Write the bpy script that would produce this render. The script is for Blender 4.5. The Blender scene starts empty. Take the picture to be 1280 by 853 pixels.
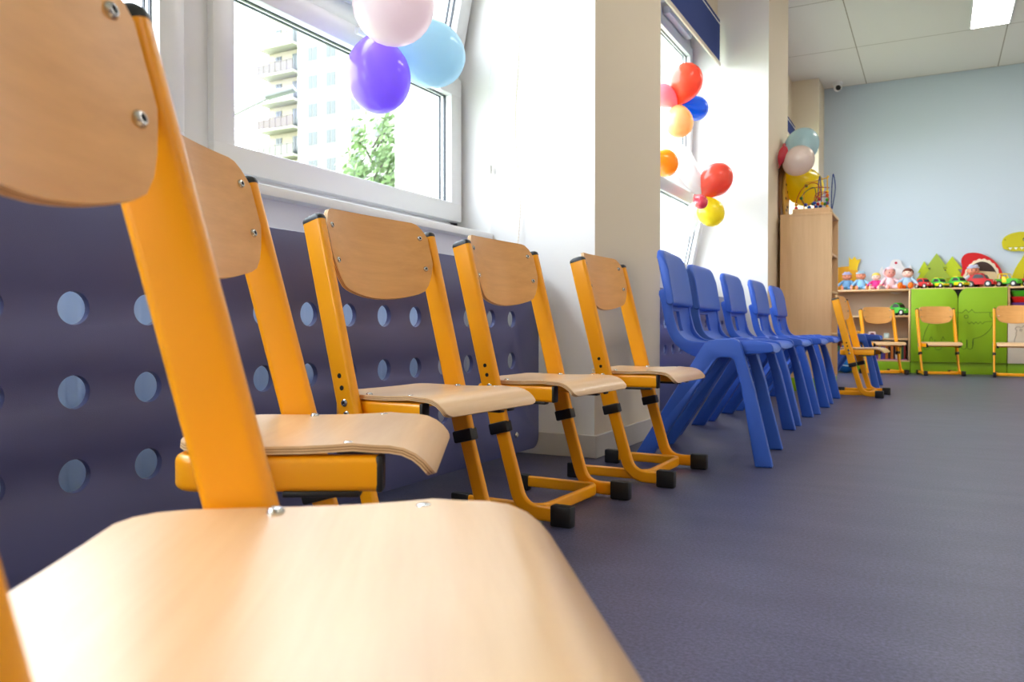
import bpy, bmesh, math, random
from mathutils import Vector, Matrix, noise
random.seed(7)
PI = math.pi
COL = bpy.context.scene.collection

# ---------------------------------------------------------------- materials
def srgb(r, g, b):
    f = lambda c: (c/255/12.92) if c/255 <= .04045 else ((c/255+.055)/1.055)**2.4
    return (f(r), f(g), f(b), 1)

def mat(name, col, rough=.5, metal=0, coat=0, bump=0, bscale=200, var=0, vscale=6, emit=0, spec=.5, trans=0, sss=0, coords='Object', stretch=None):
    m = bpy.data.materials.new(name); m.use_nodes = True
    nt = m.node_tree; b = nt.nodes['Principled BSDF']
    b.inputs['Base Color'].default_value = col
    b.inputs['Roughness'].default_value = rough
    b.inputs['Metallic'].default_value = metal
    b.inputs['Coat Weight'].default_value = coat
    b.inputs['Coat Roughness'].default_value = .12
    b.inputs['Specular IOR Level'].default_value = spec
    if trans: b.inputs['Transmission Weight'].default_value = trans
    if sss:
        b.inputs['Subsurface Weight'].default_value = sss
        b.inputs['Subsurface Radius'].default_value = (.03, .03, .03)
    if emit:
        b.inputs['Emission Color'].default_value = col; b.inputs['Emission Strength'].default_value = emit
    tc = nt.nodes.new('ShaderNodeTexCoord')
    src = tc.outputs[coords]
    if stretch:
        mp = nt.nodes.new('ShaderNodeMapping'); mp.inputs['Scale'].default_value = stretch
        nt.links.new(src, mp.inputs['Vector']); src = mp.outputs['Vector']
    if var:
        n = nt.nodes.new('ShaderNodeTexNoise'); n.inputs['Scale'].default_value = vscale; n.inputs['Detail'].default_value = 6
        nt.links.new(src, n.inputs['Vector'])
        r = nt.nodes.new('ShaderNodeMapRange'); r.inputs['From Min'].default_value = .3; r.inputs['From Max'].default_value = .7
        r.inputs['To Min'].default_value = 1-var; r.inputs['To Max'].default_value = 1+var
        nt.links.new(n.outputs['Fac'], r.inputs['Value'])
        mx = nt.nodes.new('ShaderNodeVectorMath'); mx.operation = 'SCALE'; mx.inputs[0].default_value = col[:3]
        nt.links.new(r.outputs['Result'], mx.inputs['Scale']); nt.links.new(mx.outputs['Vector'], b.inputs['Base Color'])
    if bump:
        n = nt.nodes.new('ShaderNodeTexNoise'); n.inputs['Scale'].default_value = bscale; n.inputs['Detail'].default_value = 3
        nt.links.new(src, n.inputs['Vector'])
        bp = nt.nodes.new('ShaderNodeBump'); bp.inputs['Strength'].default_value = bump; bp.inputs['Distance'].default_value = .002
        nt.links.new(n.outputs['Fac'], bp.inputs['Height']); nt.links.new(bp.outputs['Normal'], b.inputs['Normal'])
    return m

def wood(name, light, dark, rough=.33, scale=(3, 60, 60), coat=.25):
    m = bpy.data.materials.new(name); m.use_nodes = True
    nt = m.node_tree; b = nt.nodes['Principled BSDF']
    tc = nt.nodes.new('ShaderNodeTexCoord'); mp = nt.nodes.new('ShaderNodeMapping'); mp.inputs['Scale'].default_value = scale
    nt.links.new(tc.outputs['Object'], mp.inputs['Vector'])
    n1 = nt.nodes.new('ShaderNodeTexNoise'); n1.inputs['Scale'].default_value = 1; n1.inputs['Detail'].default_value = 8; n1.inputs['Roughness'].default_value = .65
    n2 = nt.nodes.new('ShaderNodeTexNoise'); n2.inputs['Scale'].default_value = .18; n2.inputs['Detail'].default_value = 3; n2.inputs['Distortion'].default_value = 1.2
    nt.links.new(mp.outputs['Vector'], n1.inputs['Vector']); nt.links.new(mp.outputs['Vector'], n2.inputs['Vector'])
    ad = nt.nodes.new('ShaderNodeMath'); ad.operation = 'MULTIPLY_ADD'; ad.inputs[1].default_value = .5
    nt.links.new(n1.outputs['Fac'], ad.inputs[0]); 
    h = nt.nodes.new('ShaderNodeMath'); h.operation = 'MULTIPLY'; h.inputs[1].default_value = .5
    nt.links.new(n2.outputs['Fac'], h.inputs[0]); nt.links.new(h.outputs[0], ad.inputs[2])
    cr = nt.nodes.new('ShaderNodeValToRGB'); cr.color_ramp.elements[0].position = .32; cr.color_ramp.elements[0].color = dark
    cr.color_ramp.elements[1].position = .66; cr.color_ramp.elements[1].color = light
    nt.links.new(ad.outputs[0], cr.inputs['Fac']); nt.links.new(cr.outputs['Color'], b.inputs['Base Color'])
    b.inputs['Roughness'].default_value = rough; b.inputs['Coat Weight'].default_value = coat; b.inputs['Coat Roughness'].default_value = .27
    bp = nt.nodes.new('ShaderNodeBump'); bp.inputs['Strength'].default_value = .015; bp.inputs['Distance'].default_value = .001
    nt.links.new(n1.outputs['Fac'], bp.inputs['Height']); nt.links.new(bp.outputs['Normal'], b.inputs['Normal'])
    return m

M = {}
M['beech_seat'] = wood('beech_seat', srgb(232, 192, 146), srgb(214, 166, 116), .36, (60, 4, 60), coat=.5)
M['beech_back'] = wood('beech_back', srgb(238, 174, 98), srgb(216, 150, 76), .42, (60, 4, 60), coat=.1)
M['beech_panel'] = wood('beech_panel', srgb(240, 202, 156), srgb(226, 184, 136), .5, (40, 40, 3), coat=0)
M['yellow_paint'] = mat('yellow_paint', srgb(255, 168, 0), .34, coat=.15)
M['black_plastic'] = mat('black_plastic', srgb(26, 26, 28), .4)
M['steel'] = mat('steel', srgb(200, 200, 200), .25, metal=1)
M['hole_shade'] = mat('hole_shade', srgb(12, 10, 10), .8)  # near-black painted in for the shade inside holes and the cupboard
M['blue_plastic'] = mat('blue_plastic', srgb(46, 94, 200), .42, bump=.35, bscale=900)
M['panel_blue'] = mat('panel_blue', srgb(88, 94, 148), .36, bump=.2, bscale=700)
M['wall_white'] = mat('wall_white', srgb(240, 238, 236), .8, bump=.15, bscale=350)
M['wall_cream'] = mat('wall_cream', srgb(234, 220, 197), .75, bump=.2, bscale=350)
M['wall_blue'] = mat('wall_blue', srgb(200, 214, 228), .8, bump=.15, bscale=350)
M['behind'] = mat('behind', srgb(226, 226, 238), .7)
M['pvc'] = mat('pvc', srgb(238, 238, 240), .3)
M['pvc_shade'] = mat('pvc_shade', srgb(222, 216, 232), .35)
M['gasket'] = mat('gasket', srgb(40, 44, 54), .5)
M['base_grey'] = mat('base_grey', srgb(206, 200, 194), .5)
M['blind'] = mat('blind', srgb(44, 66, 136), .85, bump=.4, bscale=1200)
M['cream_rail'] = mat('cream_rail', srgb(232, 218, 200), .4)
M['radiator'] = mat('radiator', srgb(206, 226, 255), .35)  # white radiator; the bluish light in the gap is put into its colour
M['green'] = mat('green_laminate', srgb(142, 186, 16), .45)
M['green_dark'] = mat('green_line', srgb(60, 92, 10), .6)
M['cream_lam'] = mat('cream_laminate', srgb(226, 212, 190), .5)
M['cream_line'] = mat('cream_line', srgb(150, 130, 110), .6)
M['inner'] = mat('cabinet_inner', srgb(214, 196, 176), .6)
M['plyedge'] = None

M['plyedge'] = mat('ply_edge_light', srgb(226, 188, 142), .6, var=.1, vscale=40)
M['plydark'] = mat('ply_edge_dark', srgb(168, 118, 70), .6)

def floor_mat():
    m = bpy.data.materials.new('floor_vinyl'); m.use_nodes = True
    nt = m.node_tree; b = nt.nodes['Principled BSDF']; L = nt.links.new
    tc = nt.nodes.new('ShaderNodeTexCoord')
    n1 = nt.nodes.new('ShaderNodeTexNoise'); n1.inputs['Scale'].default_value = 3; n1.inputs['Detail'].default_value = 5
    mp = nt.nodes.new('ShaderNodeMapping'); mp.inputs['Scale'].default_value = (1, 3, 1); mp.inputs['Rotation'].default_value = (0, 0, .2)
    L(tc.outputs['Object'], mp.inputs[0]); L(mp.outputs[0], n1.inputs['Vector'])
    n2 = nt.nodes.new('ShaderNodeTexNoise'); n2.inputs['Scale'].default_value = 160; n2.inputs['Detail'].default_value = 4; n2.inputs['Roughness'].default_value = .7
    L(tc.outputs['Object'], n2.inputs['Vector'])
    c1 = nt.nodes.new('ShaderNodeValToRGB'); c1.color_ramp.elements[0].position = .3; c1.color_ramp.elements[0].color = srgb(66, 64, 88)
    c1.color_ramp.elements[1].position = .7; c1.color_ramp.elements[1].color = srgb(78, 76, 99)
    L(n1.outputs['Fac'], c1.inputs[0])
    c2 = nt.nodes.new('ShaderNodeValToRGB'); c2.color_ramp.elements[0].position = .35; c2.color_ramp.elements[0].color = (.62, .62, .64, 1)
    c2.color_ramp.elements[1].position = .72; c2.color_ramp.elements[1].color = (1.75, 1.75, 1.8, 1)
    L(n2.outputs['Fac'], c2.inputs[0])
    mx = nt.nodes.new('ShaderNodeMix'); mx.data_type = 'RGBA'; mx.blend_type = 'MULTIPLY'; mx.inputs[0].default_value = 1
    L(c1.outputs[0], mx.inputs[6]); L(c2.outputs[0], mx.inputs[7]); L(mx.outputs[2], b.inputs['Base Color'])
    b.inputs['Roughness'].default_value = .40; b.inputs['Specular IOR Level'].default_value = .42
    bp = nt.nodes.new('ShaderNodeBump'); bp.inputs['Strength'].default_value = .12; bp.inputs['Distance'].default_value = .001
    L(n2.outputs['Fac'], bp.inputs['Height']); L(bp.outputs[0], b.inputs['Normal'])
    return m
M['floor'] = floor_mat()

def ceiling_mat():
    m = bpy.data.materials.new('ceiling_tiles'); m.use_nodes = True
    nt = m.node_tree; b = nt.nodes['Principled BSDF']; L = nt.links.new
    tc = nt.nodes.new('ShaderNodeTexCoord'); sp = nt.nodes.new('ShaderNodeSeparateXYZ'); L(tc.outputs['Object'], sp.inputs[0])
    def line(out, off, per, w):
        a = nt.nodes.new('ShaderNodeMath'); a.operation = 'SUBTRACT'; a.inputs[1].default_value = off-w/2; L(out, a.inputs[0])
        d = nt.nodes.new('ShaderNodeMath'); d.operation = 'DIVIDE'; d.inputs[1].default_value = per; L(a.outputs[0], d.inputs[0])
        f = nt.nodes.new('ShaderNodeMath'); f.operation = 'FLOORED_MODULO'; f.inputs[1].default_value = 1; L(d.outputs[0], f.inputs[0])
        g = nt.nodes.new('ShaderNodeMath'); g.operation = 'LESS_THAN'; g.inputs[1].default_value = w/per; L(f.outputs[0], g.inputs[0])
        return g.outputs[0]
    mx = nt.nodes.new('ShaderNodeMath'); mx.operation = 'MAXIMUM'
    L(line(sp.outputs['X'], -.715, 1.275, .009), mx.inputs[0]); L(line(sp.outputs['Y'], 7.28, 1.315, .009), mx.inputs[1])
    mc = nt.nodes.new('ShaderNodeMix'); mc.data_type = 'RGBA'; mc.inputs[6].default_value = srgb(238, 233, 228); mc.inputs[7].default_value = srgb(168, 156, 140)
    L(mx.outputs[0], mc.inputs[0]); L(mc.outputs[2], b.inputs['Base Color']); b.inputs['Roughness'].default_value = .9
    return m
M['ceiling'] = ceiling_mat()

def glass_mat(name='window_glass', tint=(.97, .99, 1, 1), rough=0, amt=1.0):
    m = bpy.data.materials.new(name); m.use_nodes = True
    nt = m.node_tree; nt.nodes.clear(); L = nt.links.new
    o = nt.nodes.new('ShaderNodeOutputMaterial'); t = nt.nodes.new('ShaderNodeBsdfTransparent'); t.inputs[0].default_value = tint
    g = nt.nodes.new('ShaderNodeBsdfGlossy'); g.inputs['Roughness'].default_value = .02
    fr = nt.nodes.new('ShaderNodeFresnel'); fr.inputs['IOR'].default_value = 1.45
    ms = nt.nodes.new('ShaderNodeMixShader'); ge = nt.nodes.new('ShaderNodeNewGeometry'); iv = nt.nodes.new('ShaderNodeMath'); iv.operation = 'SUBTRACT'; iv.inputs[0].default_value = 1; L(ge.outputs['Backfacing'], iv.inputs[1])
    mu = nt.nodes.new('ShaderNodeMath'); mu.operation = 'MULTIPLY'; L(fr.outputs[0], mu.inputs[0]); L(iv.outputs[0], mu.inputs[1]); L(mu.outputs[0], ms.inputs[0]); L(t.outputs[0], ms.inputs[1]); L(g.outputs[0], ms.inputs[2]); L(ms.outputs[0], o.inputs[0])
    return m
M['glass'] = glass_mat()

def rubber(name, col, alpha=.9):
    m = mat(name, col, .22, coat=.5, sss=0)
    nt = m.node_tree; b = nt.nodes['Principled BSDF']
    # thin latex: part of the light passes straight through the skin
    t = nt.nodes.new('ShaderNodeBsdfTranslucent'); t.inputs[0].default_value = col
    ms = nt.nodes.new('ShaderNodeMixShader'); ms.inputs[0].default_value = 1-alpha
    o = nt.nodes['Material Output']; nt.links.new(b.outputs[0], ms.inputs[1]); nt.links.new(t.outputs[0], ms.inputs[2]); nt.links.new(ms.outputs[0], o.inputs[0])
    return m

_cm = {}
def cm(r, g, b, rough=.5, **k):
    key = (r, g, b, rough, tuple(k.items()))
    if key not in _cm: _cm[key] = mat('paint_%d' % len(_cm), srgb(r, g, b), rough, **k)
    return _cm[key]

# ---------------------------------------------------------------- mesh helpers
def finish(bm, angle=35):
    bmesh.ops.recalc_face_normals(bm, faces=bm.faces)
    for f in bm.faces: f.smooth = True
    a = math.radians(angle)
    for e in bm.edges:
        if len(e.link_faces) == 2:
            e.smooth = e.calc_face_angle(0) < a
        else: e.smooth = False

def obj(name, bm, m, parent=None, angle=35, recalc=True):
    if recalc: finish(bm, angle)
    me = bpy.data.meshes.new(name); bm.to_mesh(me); bm.free()
    for x in (m if isinstance(m, (list, tuple)) else [m]): me.materials.append(x)
    o = bpy.data.objects.new(name, me); COL.objects.link(o)
    if parent: o.parent = parent
    return o

def thing(name, label, cat, loc=(0, 0, 0), rotz=0, group=None):
    o = bpy.data.objects.new(name, None); COL.objects.link(o); o.empty_display_size = .05
    o.location = loc; o.rotation_euler = (0, 0, rotz)
    return tag(o, label, cat, group)

def tag(o, label, cat, group=None):
    o['label'] = label; o['category'] = cat
    if group: o['group'] = group
    return o

def struct(o): o['kind'] = 'structure'; return o

def dup(root, loc, rotz, label, group=None, rot=None):
    def rec(s, par):
        c = s.copy(); COL.objects.link(c)
        if par: c.parent = par
        for ch in list(s.children): rec(ch, c)
        return c
    r = rec(root, None); r.location = loc; r.rotation_euler = rot or (0, 0, rotz)
    r['label'] = label
    if group: r['group'] = group
    return r

def box(bm, x0, x1, y0, y1, z0, z1, bev=0, seg=2, mi=0, mtx=None):
    vs = [bm.verts.new(p) for p in ((x0,y0,z0),(x1,y0,z0),(x1,y1,z0),(x0,y1,z0),(x0,y0,z1),(x1,y0,z1),(x1,y1,z1),(x0,y1,z1))]
    fs = [bm.faces.new([vs[i] for i in q]) for q in ((0,3,2,1),(4,5,6,7),(0,1,5,4),(1,2,6,5),(2,3,7,6),(3,0,4,7))]
    if bev:
        es = set(e for f in fs for e in f.edges)
        r = bmesh.ops.bevel(bm, geom=list(es), offset=bev, segments=seg, affect='EDGES', profile=.5)
        nf = [f for f in r['faces']]
        allf = set(nf)
        for v in r['verts']:
            allf.update(v.link_faces)
        fs = list(allf); vs = list({v for f in fs for v in f.verts})
    for f in fs: f.material_index = mi
    if mtx is not None: bmesh.ops.transform(bm, matrix=mtx, verts=[v for v in vs if v.is_valid])
    return vs

def loft(bm, rings, closed=True, cap=True, mi=0):
    R = [[bm.verts.new(p) for p in r] for r in rings]; n = len(R[0]); fs = []
    for a, b in zip(R, R[1:]):
        for i in range(n if closed else n-1):
            j = (i+1) % n
            fs.append(bm.faces.new((a[i], a[j], b[j], b[i])))
    if cap:
        fs.append(bm.faces.new(R[0][::-1])); fs.append(bm.faces.new(R[-1]))
    for f in fs: f.material_index = mi
    return R

def rrect(w, h, r, seg=4):
    r = min(r, w/2-1e-5, h/2-1e-5); P = []
    for cx, cy, a0 in ((w/2-r, h/2-r, 0), (-w/2+r, h/2-r, 90), (-w/2+r, -h/2+r, 180), (w/2-r, -h/2+r, 270)):
        for k in range(seg+1):
            a = math.radians(a0+90*k/seg); P.append((cx+r*math.cos(a), cy+r*math.sin(a)))
    return P

def circ(r, n=16): return [(r*math.cos(2*PI*i/n), r*math.sin(2*PI*i/n)) for i in range(n)]

def sweep(bm, path, prof, nrm=(0, 0, 1), cap=True, mi=0):
    """prof (u,v): u along nrm, v along nrm x tangent"""
    path = [Vector(p) for p in path]; N = Vector(nrm).normalized(); rings = []
    for i, p in enumerate(path):
        if i == 0: t = path[1]-p
        elif i == len(path)-1: t = p-path[i-1]
        else: t = (path[i+1]-p).normalized()+(p-path[i-1]).normalized()
        t.normalize()
        s = 1
        n = (N - t*N.dot(t))
        if n.length < 1e-4: n = t.orthogonal()
        n.normalize(); b = t.cross(n)
        if 0 < i < len(path)-1:
            c = (path[i+1]-p).normalized().dot(t); s = 1/max(c, .5)
        # the mitre only stretches the direction in the bend plane
        rings.append([tuple(p + n*u + b*(v*s)) for u, v in prof])
    return loft(bm, rings, cap=cap, mi=mi)

def arc2(pts, r, seg=6):
    """round the corners of an open polyline of 3D points"""
    P = [Vector(p) for p in pts]; out = [P[0]]
    for a, b, c in zip(P, P[1:], P[2:]):
        u = (a-b).normalized(); v = (c-b).normalized(); ang = u.angle(v)
        d = min(r/math.tan(ang/2), (a-b).length*.49, (c-b).length*.49)
        s, e = b+u*d, b+v*d
        for k in range(seg+1):
            t = k/seg; out.append(s*(1-t)**2+b*2*t*(1-t)+e*t*t)
    out.append(P[-1]); return out

def lathe(bm, prof, n=24, axis='Z', at=(0, 0, 0), cap=False, mi=0):
    rings = []
    for r, z in prof:
        r = max(r, 1e-5)
        ring = []
        for i in range(n):
            a = 2*PI*i/n; p = (r*math.cos(a), r*math.sin(a), z)
            if axis == 'X': p = (p[2], p[0], p[1])
            if axis == 'Y': p = (p[0], p[2], p[1])
            ring.append((p[0]+at[0], p[1]+at[1], p[2]+at[2]))
        rings.append(ring)
    return loft(bm, rings, cap=True, mi=mi)

def ball(bm, c, r, n=16, mi=0, mtx=None):
    r = r if isinstance(r, (tuple, list)) else (r, r, r)
    T = Matrix.Translation(c) @ (mtx or Matrix()) @ Matrix.Diagonal((*r, 1))
    g = bmesh.ops.create_uvsphere(bm, u_segments=n, v_segments=max(6, n*2//3), radius=1, matrix=T)
    for v in g['verts']:
        for f in v.link_faces: f.material_index = mi
    return g['verts']

def limb(bm, a, b, r0, r1, n=10, mi=0):
    a, b = Vector(a), Vector(b); t = (b-a).normalized(); q = t.orthogonal().normalized(); w = t.cross(q)
    rings = []
    for s in range(-3, 1):
        k = math.sin(s/3*PI/2); rings.append((a+t*r0*k, r0*math.cos(s/3*PI/2)))
    for s in range(0, 4):
        k = math.sin(s/3*PI/2); rings.append((b+t*r1*k, r1*math.cos(s/3*PI/2)))
    loft(bm, [[tuple(c+q*max(r, 1e-4)*math.cos(2*PI*i/n)+w*max(r, 1e-4)*math.sin(2*PI*i/n)) for i in range(n)] for c, r in rings], mi=mi)

def shell(bm, G, th, mi_top=0, mi_edge=1):
    """thick sheet from a grid of points; th pushes the back side opposite to the grid normal"""
    nu, nv = len(G), len(G[0]); V = [[Vector(p) for p in r] for r in G]
    def nor(i, j):
        i0, i1 = max(i-1, 0), min(i+1, nu-1); j0, j1 = max(j-1, 0), min(j+1, nv-1)
        n = (V[i1][j]-V[i0][j]).cross(V[i][j1]-V[i][j0]); return n.normalized() if n.length > 1e-9 else Vector((0, 0, 1))
    T = [[bm.verts.new(V[i][j]) for j in range(nv)] for i in range(nu)]
    B = [[bm.verts.new(V[i][j]-nor(i, j)*th) for j in range(nv)] for i in range(nu)]
    for i in range(nu-1):
        for j in range(nv-1):
            bm.faces.new((T[i][j], T[i+1][j], T[i+1][j+1], T[i][j+1])).material_index = mi_top
            bm.faces.new((B[i][j], B[i][j+1], B[i+1][j+1], B[i+1][j])).material_index = mi_top
    per = [(i, 0) for i in range(nu)]+[(nu-1, j) for j in range(1, nv)]+[(i, nv-1) for i in range(nu-2, -1, -1)]+[(0, j) for j in range(nv-2, 0, -1)]
    mid = {}
    for k in range(len(per)):
        a, b = per[k], per[(k+1) % len(per)]
        ta, tb, ba, bb = T[a[0]][a[1]], T[b[0]][b[1]], B[a[0]][a[1]], B[b[0]][b[1]]
        if a not in mid: mid[a] = [ta]+[bm.verts.new(ta.co.lerp(ba.co, q)) for q in (.30, .44, .62, .76)]+[ba]
        if b not in mid: mid[b] = [tb]+[bm.verts.new(tb.co.lerp(bb.co, q)) for q in (.30, .44, .62, .76)]+[bb]
        for q in range(5): bm.faces.new((mid[a][q], mid[a][q+1], mid[b][q+1], mid[b][q])).material_index = mi_edge+(q % 2)

def plate(name, loops, th, m, parent=None, plane='XZ', at=(0, 0, 0), bev=0, off=0):
    """flat cut-out with real thickness from closed 2D loops (inner loops are holes)"""
    cu = bpy.data.curves.new(name+'_c', 'CURVE'); cu.dimensions = '2D'; cu.fill_mode = 'BOTH'
    cu.extrude = max(th/2-bev, 1e-5); cu.bevel_depth = bev; cu.bevel_resolution = 1
    for lp in loops:
        s = cu.splines.new('POLY'); s.points.add(len(lp)-1); s.use_cyclic_u = True
        for i, (x, y) in enumerate(lp): s.points[i].co = (x, y, 0, 1)
    if bev: cu.offset = -bev
    tmp = bpy.data.objects.new(name+'_c', cu); COL.objects.link(tmp)
    dg = bpy.context.evaluated_depsgraph_get(); me = bpy.data.meshes.new_from_object(tmp.evaluated_get(dg))
    bpy.data.objects.remove(tmp); bpy.data.curves.remove(cu)
    bm = bmesh.new(); bm.from_mesh(me); bpy.data.meshes.remove(me)
    bmesh.ops.remove_doubles(bm, verts=bm.verts, dist=1e-6)
    if plane == 'XZ': R = Matrix(((1,0,0,0),(0,0,1,0),(0,1,0,0),(0,0,0,1)))
    elif plane == 'YZ': R = Matrix(((0,0,1,0),(1,0,0,0),(0,1,0,0),(0,0,0,1)))
    else: R = Matrix()
    bmesh.ops.transform(bm, matrix=Matrix.Translation(at) @ R, verts=bm.verts)
    for f in bm.faces: f.material_index = 0
    return obj(name, bm, m, parent)

def circle_loop(cx, cy, r, n=28, ry=None): ry = ry or r; return [(cx+r*math.cos(2*PI*i/n), cy+ry*math.sin(2*PI*i/n)) for i in range(n)]
def rr_loop(x0, x1, y0, y1, r, seg=6):
    return [((x0+x1)/2+a, (y0+y1)/2+b) for a, b in rrect(x1-x0, y1-y0, r, seg)]

def spline(P, n=8, closed=True):
    """Catmull-Rom through 2D/3D points"""
    out = []; k = len(P)
    for i in range(k if closed else k-1):
        g = lambda q: Vector(P[q % k] if closed else P[min(max(q, 0), k-1)])
        a, b, c, d = g(i-1), g(i), g(i+1), g(i+2)
        for s in range(n):
            t = s/n
            out.append(tuple(.5*((2*b)+(c-a)*t+(2*a-5*b+4*c-d)*t*t+(3*b-a-3*c+d)*t**3)))
    if not closed: out.append(tuple(P[-1]))
    return out

# ---------------------------------------------------------------- the room
CEIL = 3.256; XR = 4.6; YB = -3.2; YF = 9.92
XP = -1.08          # room side of the window piers
XW = -1.65           # window plane
def sbox(name, m, *a, **k):
    bm = bmesh.new(); box(bm, *a, **k); o = obj(name, bm, m); return struct(o)
sbox('floor', M['floor'], -1.9, XR+.15, YB-.15, YF+.15, -.12, 0)
sbox('ceiling', M['ceiling'], -1.9, XR+.15, YB-.15, YF+.15, CEIL, CEIL+.12)
sbox('wall_back', M['wall_blue'], -1.165, XR+.15, YF, YF+.15, 0, CEIL)
sbox('wall_right', M['wall_cream'], XR, XR+.15, YB, YF, 0, CEIL)
sbox('wall_front', M['wall_cream'], -1.9, XR+.15, YB-.15, YB, 0, CEIL)
# the window wall: sill-high wall, lintel and the piers between the windows
LINT = 2.74
bays = [(YB, 2.665), (3.43, 5.985), (6.83, 9.45)]
for (a, b) in bays:
    bm = bmesh.new(); box(bm, -1.8, -1.615, a, b, 0, .66); box(bm, -1.8, -1.535, a, b, .66, .80); struct(obj('wall_left', bm, M['behind']))
    sbox('wall_left', M['wall_cream'], -1.8, -1.36 if a < 0 else -1.45, a, b, LINT, CEIL)
def pier(y0, y1):
    bm = bmesh.new(); box(bm, -1.8, XP, y0, y1, 0, CEIL)
    for f in bm.faces:
        n = f.normal
        c = f.calc_center_median()
        f.material_index = 1 if abs(c.x-XP) < 1e-3 else 0
    o = obj('wall_left', bm, [M['wall_white'], M['wall_cream']]); struct(o)
pier(2.665, 3.43); pier(5.985, 6.83)
bm = bmesh.new(); box(bm, -1.8, -1.165, 9.45, YF+.15, 0, CEIL); struct(obj('wall_left', bm, M['wall_cream']))
def skirting(y0, y1):
    bm = bmesh.new()
    box(bm, -1.62, XP+.012, y0-.012, y0, 0, .082, .002, 1); box(bm, XP, XP+.012, y0-.0, y1+.012, 0, .082, .002, 1)
    box(bm, -1.62, XP+.012, y1, y1+.012, 0, .082, .002, 1)
    struct(obj('baseboard_left', bm, M['base_grey']))
skirting(2.665, 3.43); skirting(5.985, 6.83)

# windows ---------------------------------------------------------------
def ring_yz(bm, y0, y1, z0, z1, w, x0, x1, bev=.006, mi=0):
    """rectangular frame made of four bars, in a plane across x"""
    box(bm, x0, x1, y0, y1, z0, z0+w, bev, mi=mi); box(bm, x0, x1, y0, y1, z1-w, z1, bev, mi=mi)
    box(bm, x0, x1, y0, y0+w, z0+w-.004, z1-w+.004, bev, mi=mi); box(bm, x0, x1, y1-w, y1, z0+w-.004, z1-w+.004, bev, mi=mi)

def sash(win, y0, y1, z0, z1, w=.075, wb=None, tilt=0, handle=None):
    wb = wb or w
    e = bpy.data.objects.new('sash', None); COL.objects.link(e); e.parent = win; e.empty_display_size = .05
    e.location = (XW, (y0+y1)/2, z0); e.rotation_euler = (0, tilt, 0)
    h = z1-z0; hy = (y1-y0)/2
    bm = bmesh.new()
    box(bm, -.035, .025, -hy, hy, 0, wb, .007); box(bm, -.035, .025, -hy, hy, h-w, h, .007)
    box(bm, -.035, .025, -hy, -hy+w, wb-.008, h-w+.008, .007); box(bm, -.035, .025, hy-w, hy, wb-.008, h-w+.008, .007)
    obj('sash_frame', bm, M['pvc'], e)
    bm = bmesh.new(); g = .005
    ya, yb, za, zb = -hy+w-.002, hy-w+.002, wb-.002, h-w+.002
    for x0, x1 in ((-.012, -.003), (-.034, -.026)):
        box(bm, x0, x1, ya, yb, za, za+g); box(bm, x0, x1, ya, yb, zb-g, zb); box(bm, x0, x1, ya, ya+g, za, zb); box(bm, x0, x1, yb-g, yb, za, zb)
    obj('gasket', bm, M['gasket'], e)
    bm = bmesh.new(); box(bm, -.022, -.018, ya, yb, za, zb); obj('pane', bm, M['glass'], e)
    if handle:
        hb = bmesh.new(); hy0, hz = handle[0]-(y0+y1)/2, handle[1]-z0
        box(hb, .024, .034, hy0-.035, hy0+.035, hz-.014, hz+.014, .004)
        sweep(hb, arc2([(.03, hy0, hz), (.062, hy0, hz), (.062, hy0-.115, hz-.002)], .012), rrect(.02, .016, .006), nrm=(0, 0, 1))
        obj('handle', hb, M['pvc'], e)
    return e

def sill_board(name, y0, y1, parent):
    bm = bmesh.new(); box(bm, -1.64, -1.495, y0, y1, .80, .828, .006); obj(name, bm, M['pvc'], parent)

w1 = bpy.data.objects.new('window_1', None); COL.objects.link(w1); struct(w1)
bm = bmesh.new()
Z0, Z1 = .862, 2.62
box(bm, XW-.06, XW-.005, -1.4, 2.665, .80, .885, .004); box(bm, XW-.06, XW+.0, -1.4, 2.665, Z1-.07, LINT, .004)
for y in (2.637, ): box(bm, XW-.06, XW-.005, y-.03, 2.665, .85, Z1, .003)
for y in (1.40, .12, -1.2): box(bm, XW-.06, XW+.004, y-.055, y+.055, .85, Z1, .004)
box(bm, XW-.058, XW+.001, -1.4, 2.665, 1.415, 1.50, .004)
obj('window_frame', bm, M['pvc'], w1)
for (a, b, hd) in ((1.443, 2.647, (2.08, 1.388)), (.165, 1.357, None), (-1.155, .077, None)):
    sash(w1, a, b, .874, 1.425, .073, .072, 0, hd)
    sash(w1, a, b, 1.492, Z1-.06, .073, .073, math.radians(12) if a > 1 else 0)
sill_board('window_sill', -3.0, 2.663, w1)

w2 = bpy.data.objects.new('window_2', None); COL.objects.link(w2); struct(w2)
bm = bmesh.new()
box(bm, XW-.06, XW-.005, 3.43, 5.985, .80, .885, .004); box(bm, XW-.06, XW, 3.43, 5.985, 2.56, LINT, .004)
box(bm, XW-.06, XW-.005, 5.93, 5.985, .85, 2.6, .003); box(bm, XW-.06, XW-.005, 3.43, 3.48, .85, 2.6, .003)
box(bm, XW-.06, XW+.004, 4.65, 4.75, .85, 2.6, .004)
box(bm, XW-.058, XW+.001, 3.43, 5.985, 1.42, 1.51, .004)
obj('window_frame', bm, M['pvc'], w2)
for (a, b, tl) in ((4.745, 5.955, 12), (3.46, 4.655, 0)):
    sash(w2, a, b, .874, 1.43, .073, .072, math.radians(tl), None)
    sash(w2, a, b, 1.502, 2.57, .073, .073, 0)
bm = bmesh.new(); box(bm, XW, XW+.05, 5.28, 5.84, 2.60, 2.66, .012)
obj('ventilator', bm, M['pvc'], w2)
bm = bmesh.new(); sweep(bm, arc2([(XW+.0, 5.16, 2.63), (XW+.05, 5.16, 2.64), (XW+.06, 5.20, 2.72), (XW+.02, 5.22, 2.735)], .02), circ(.012, 10), nrm=(0, 1, 0))
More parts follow.
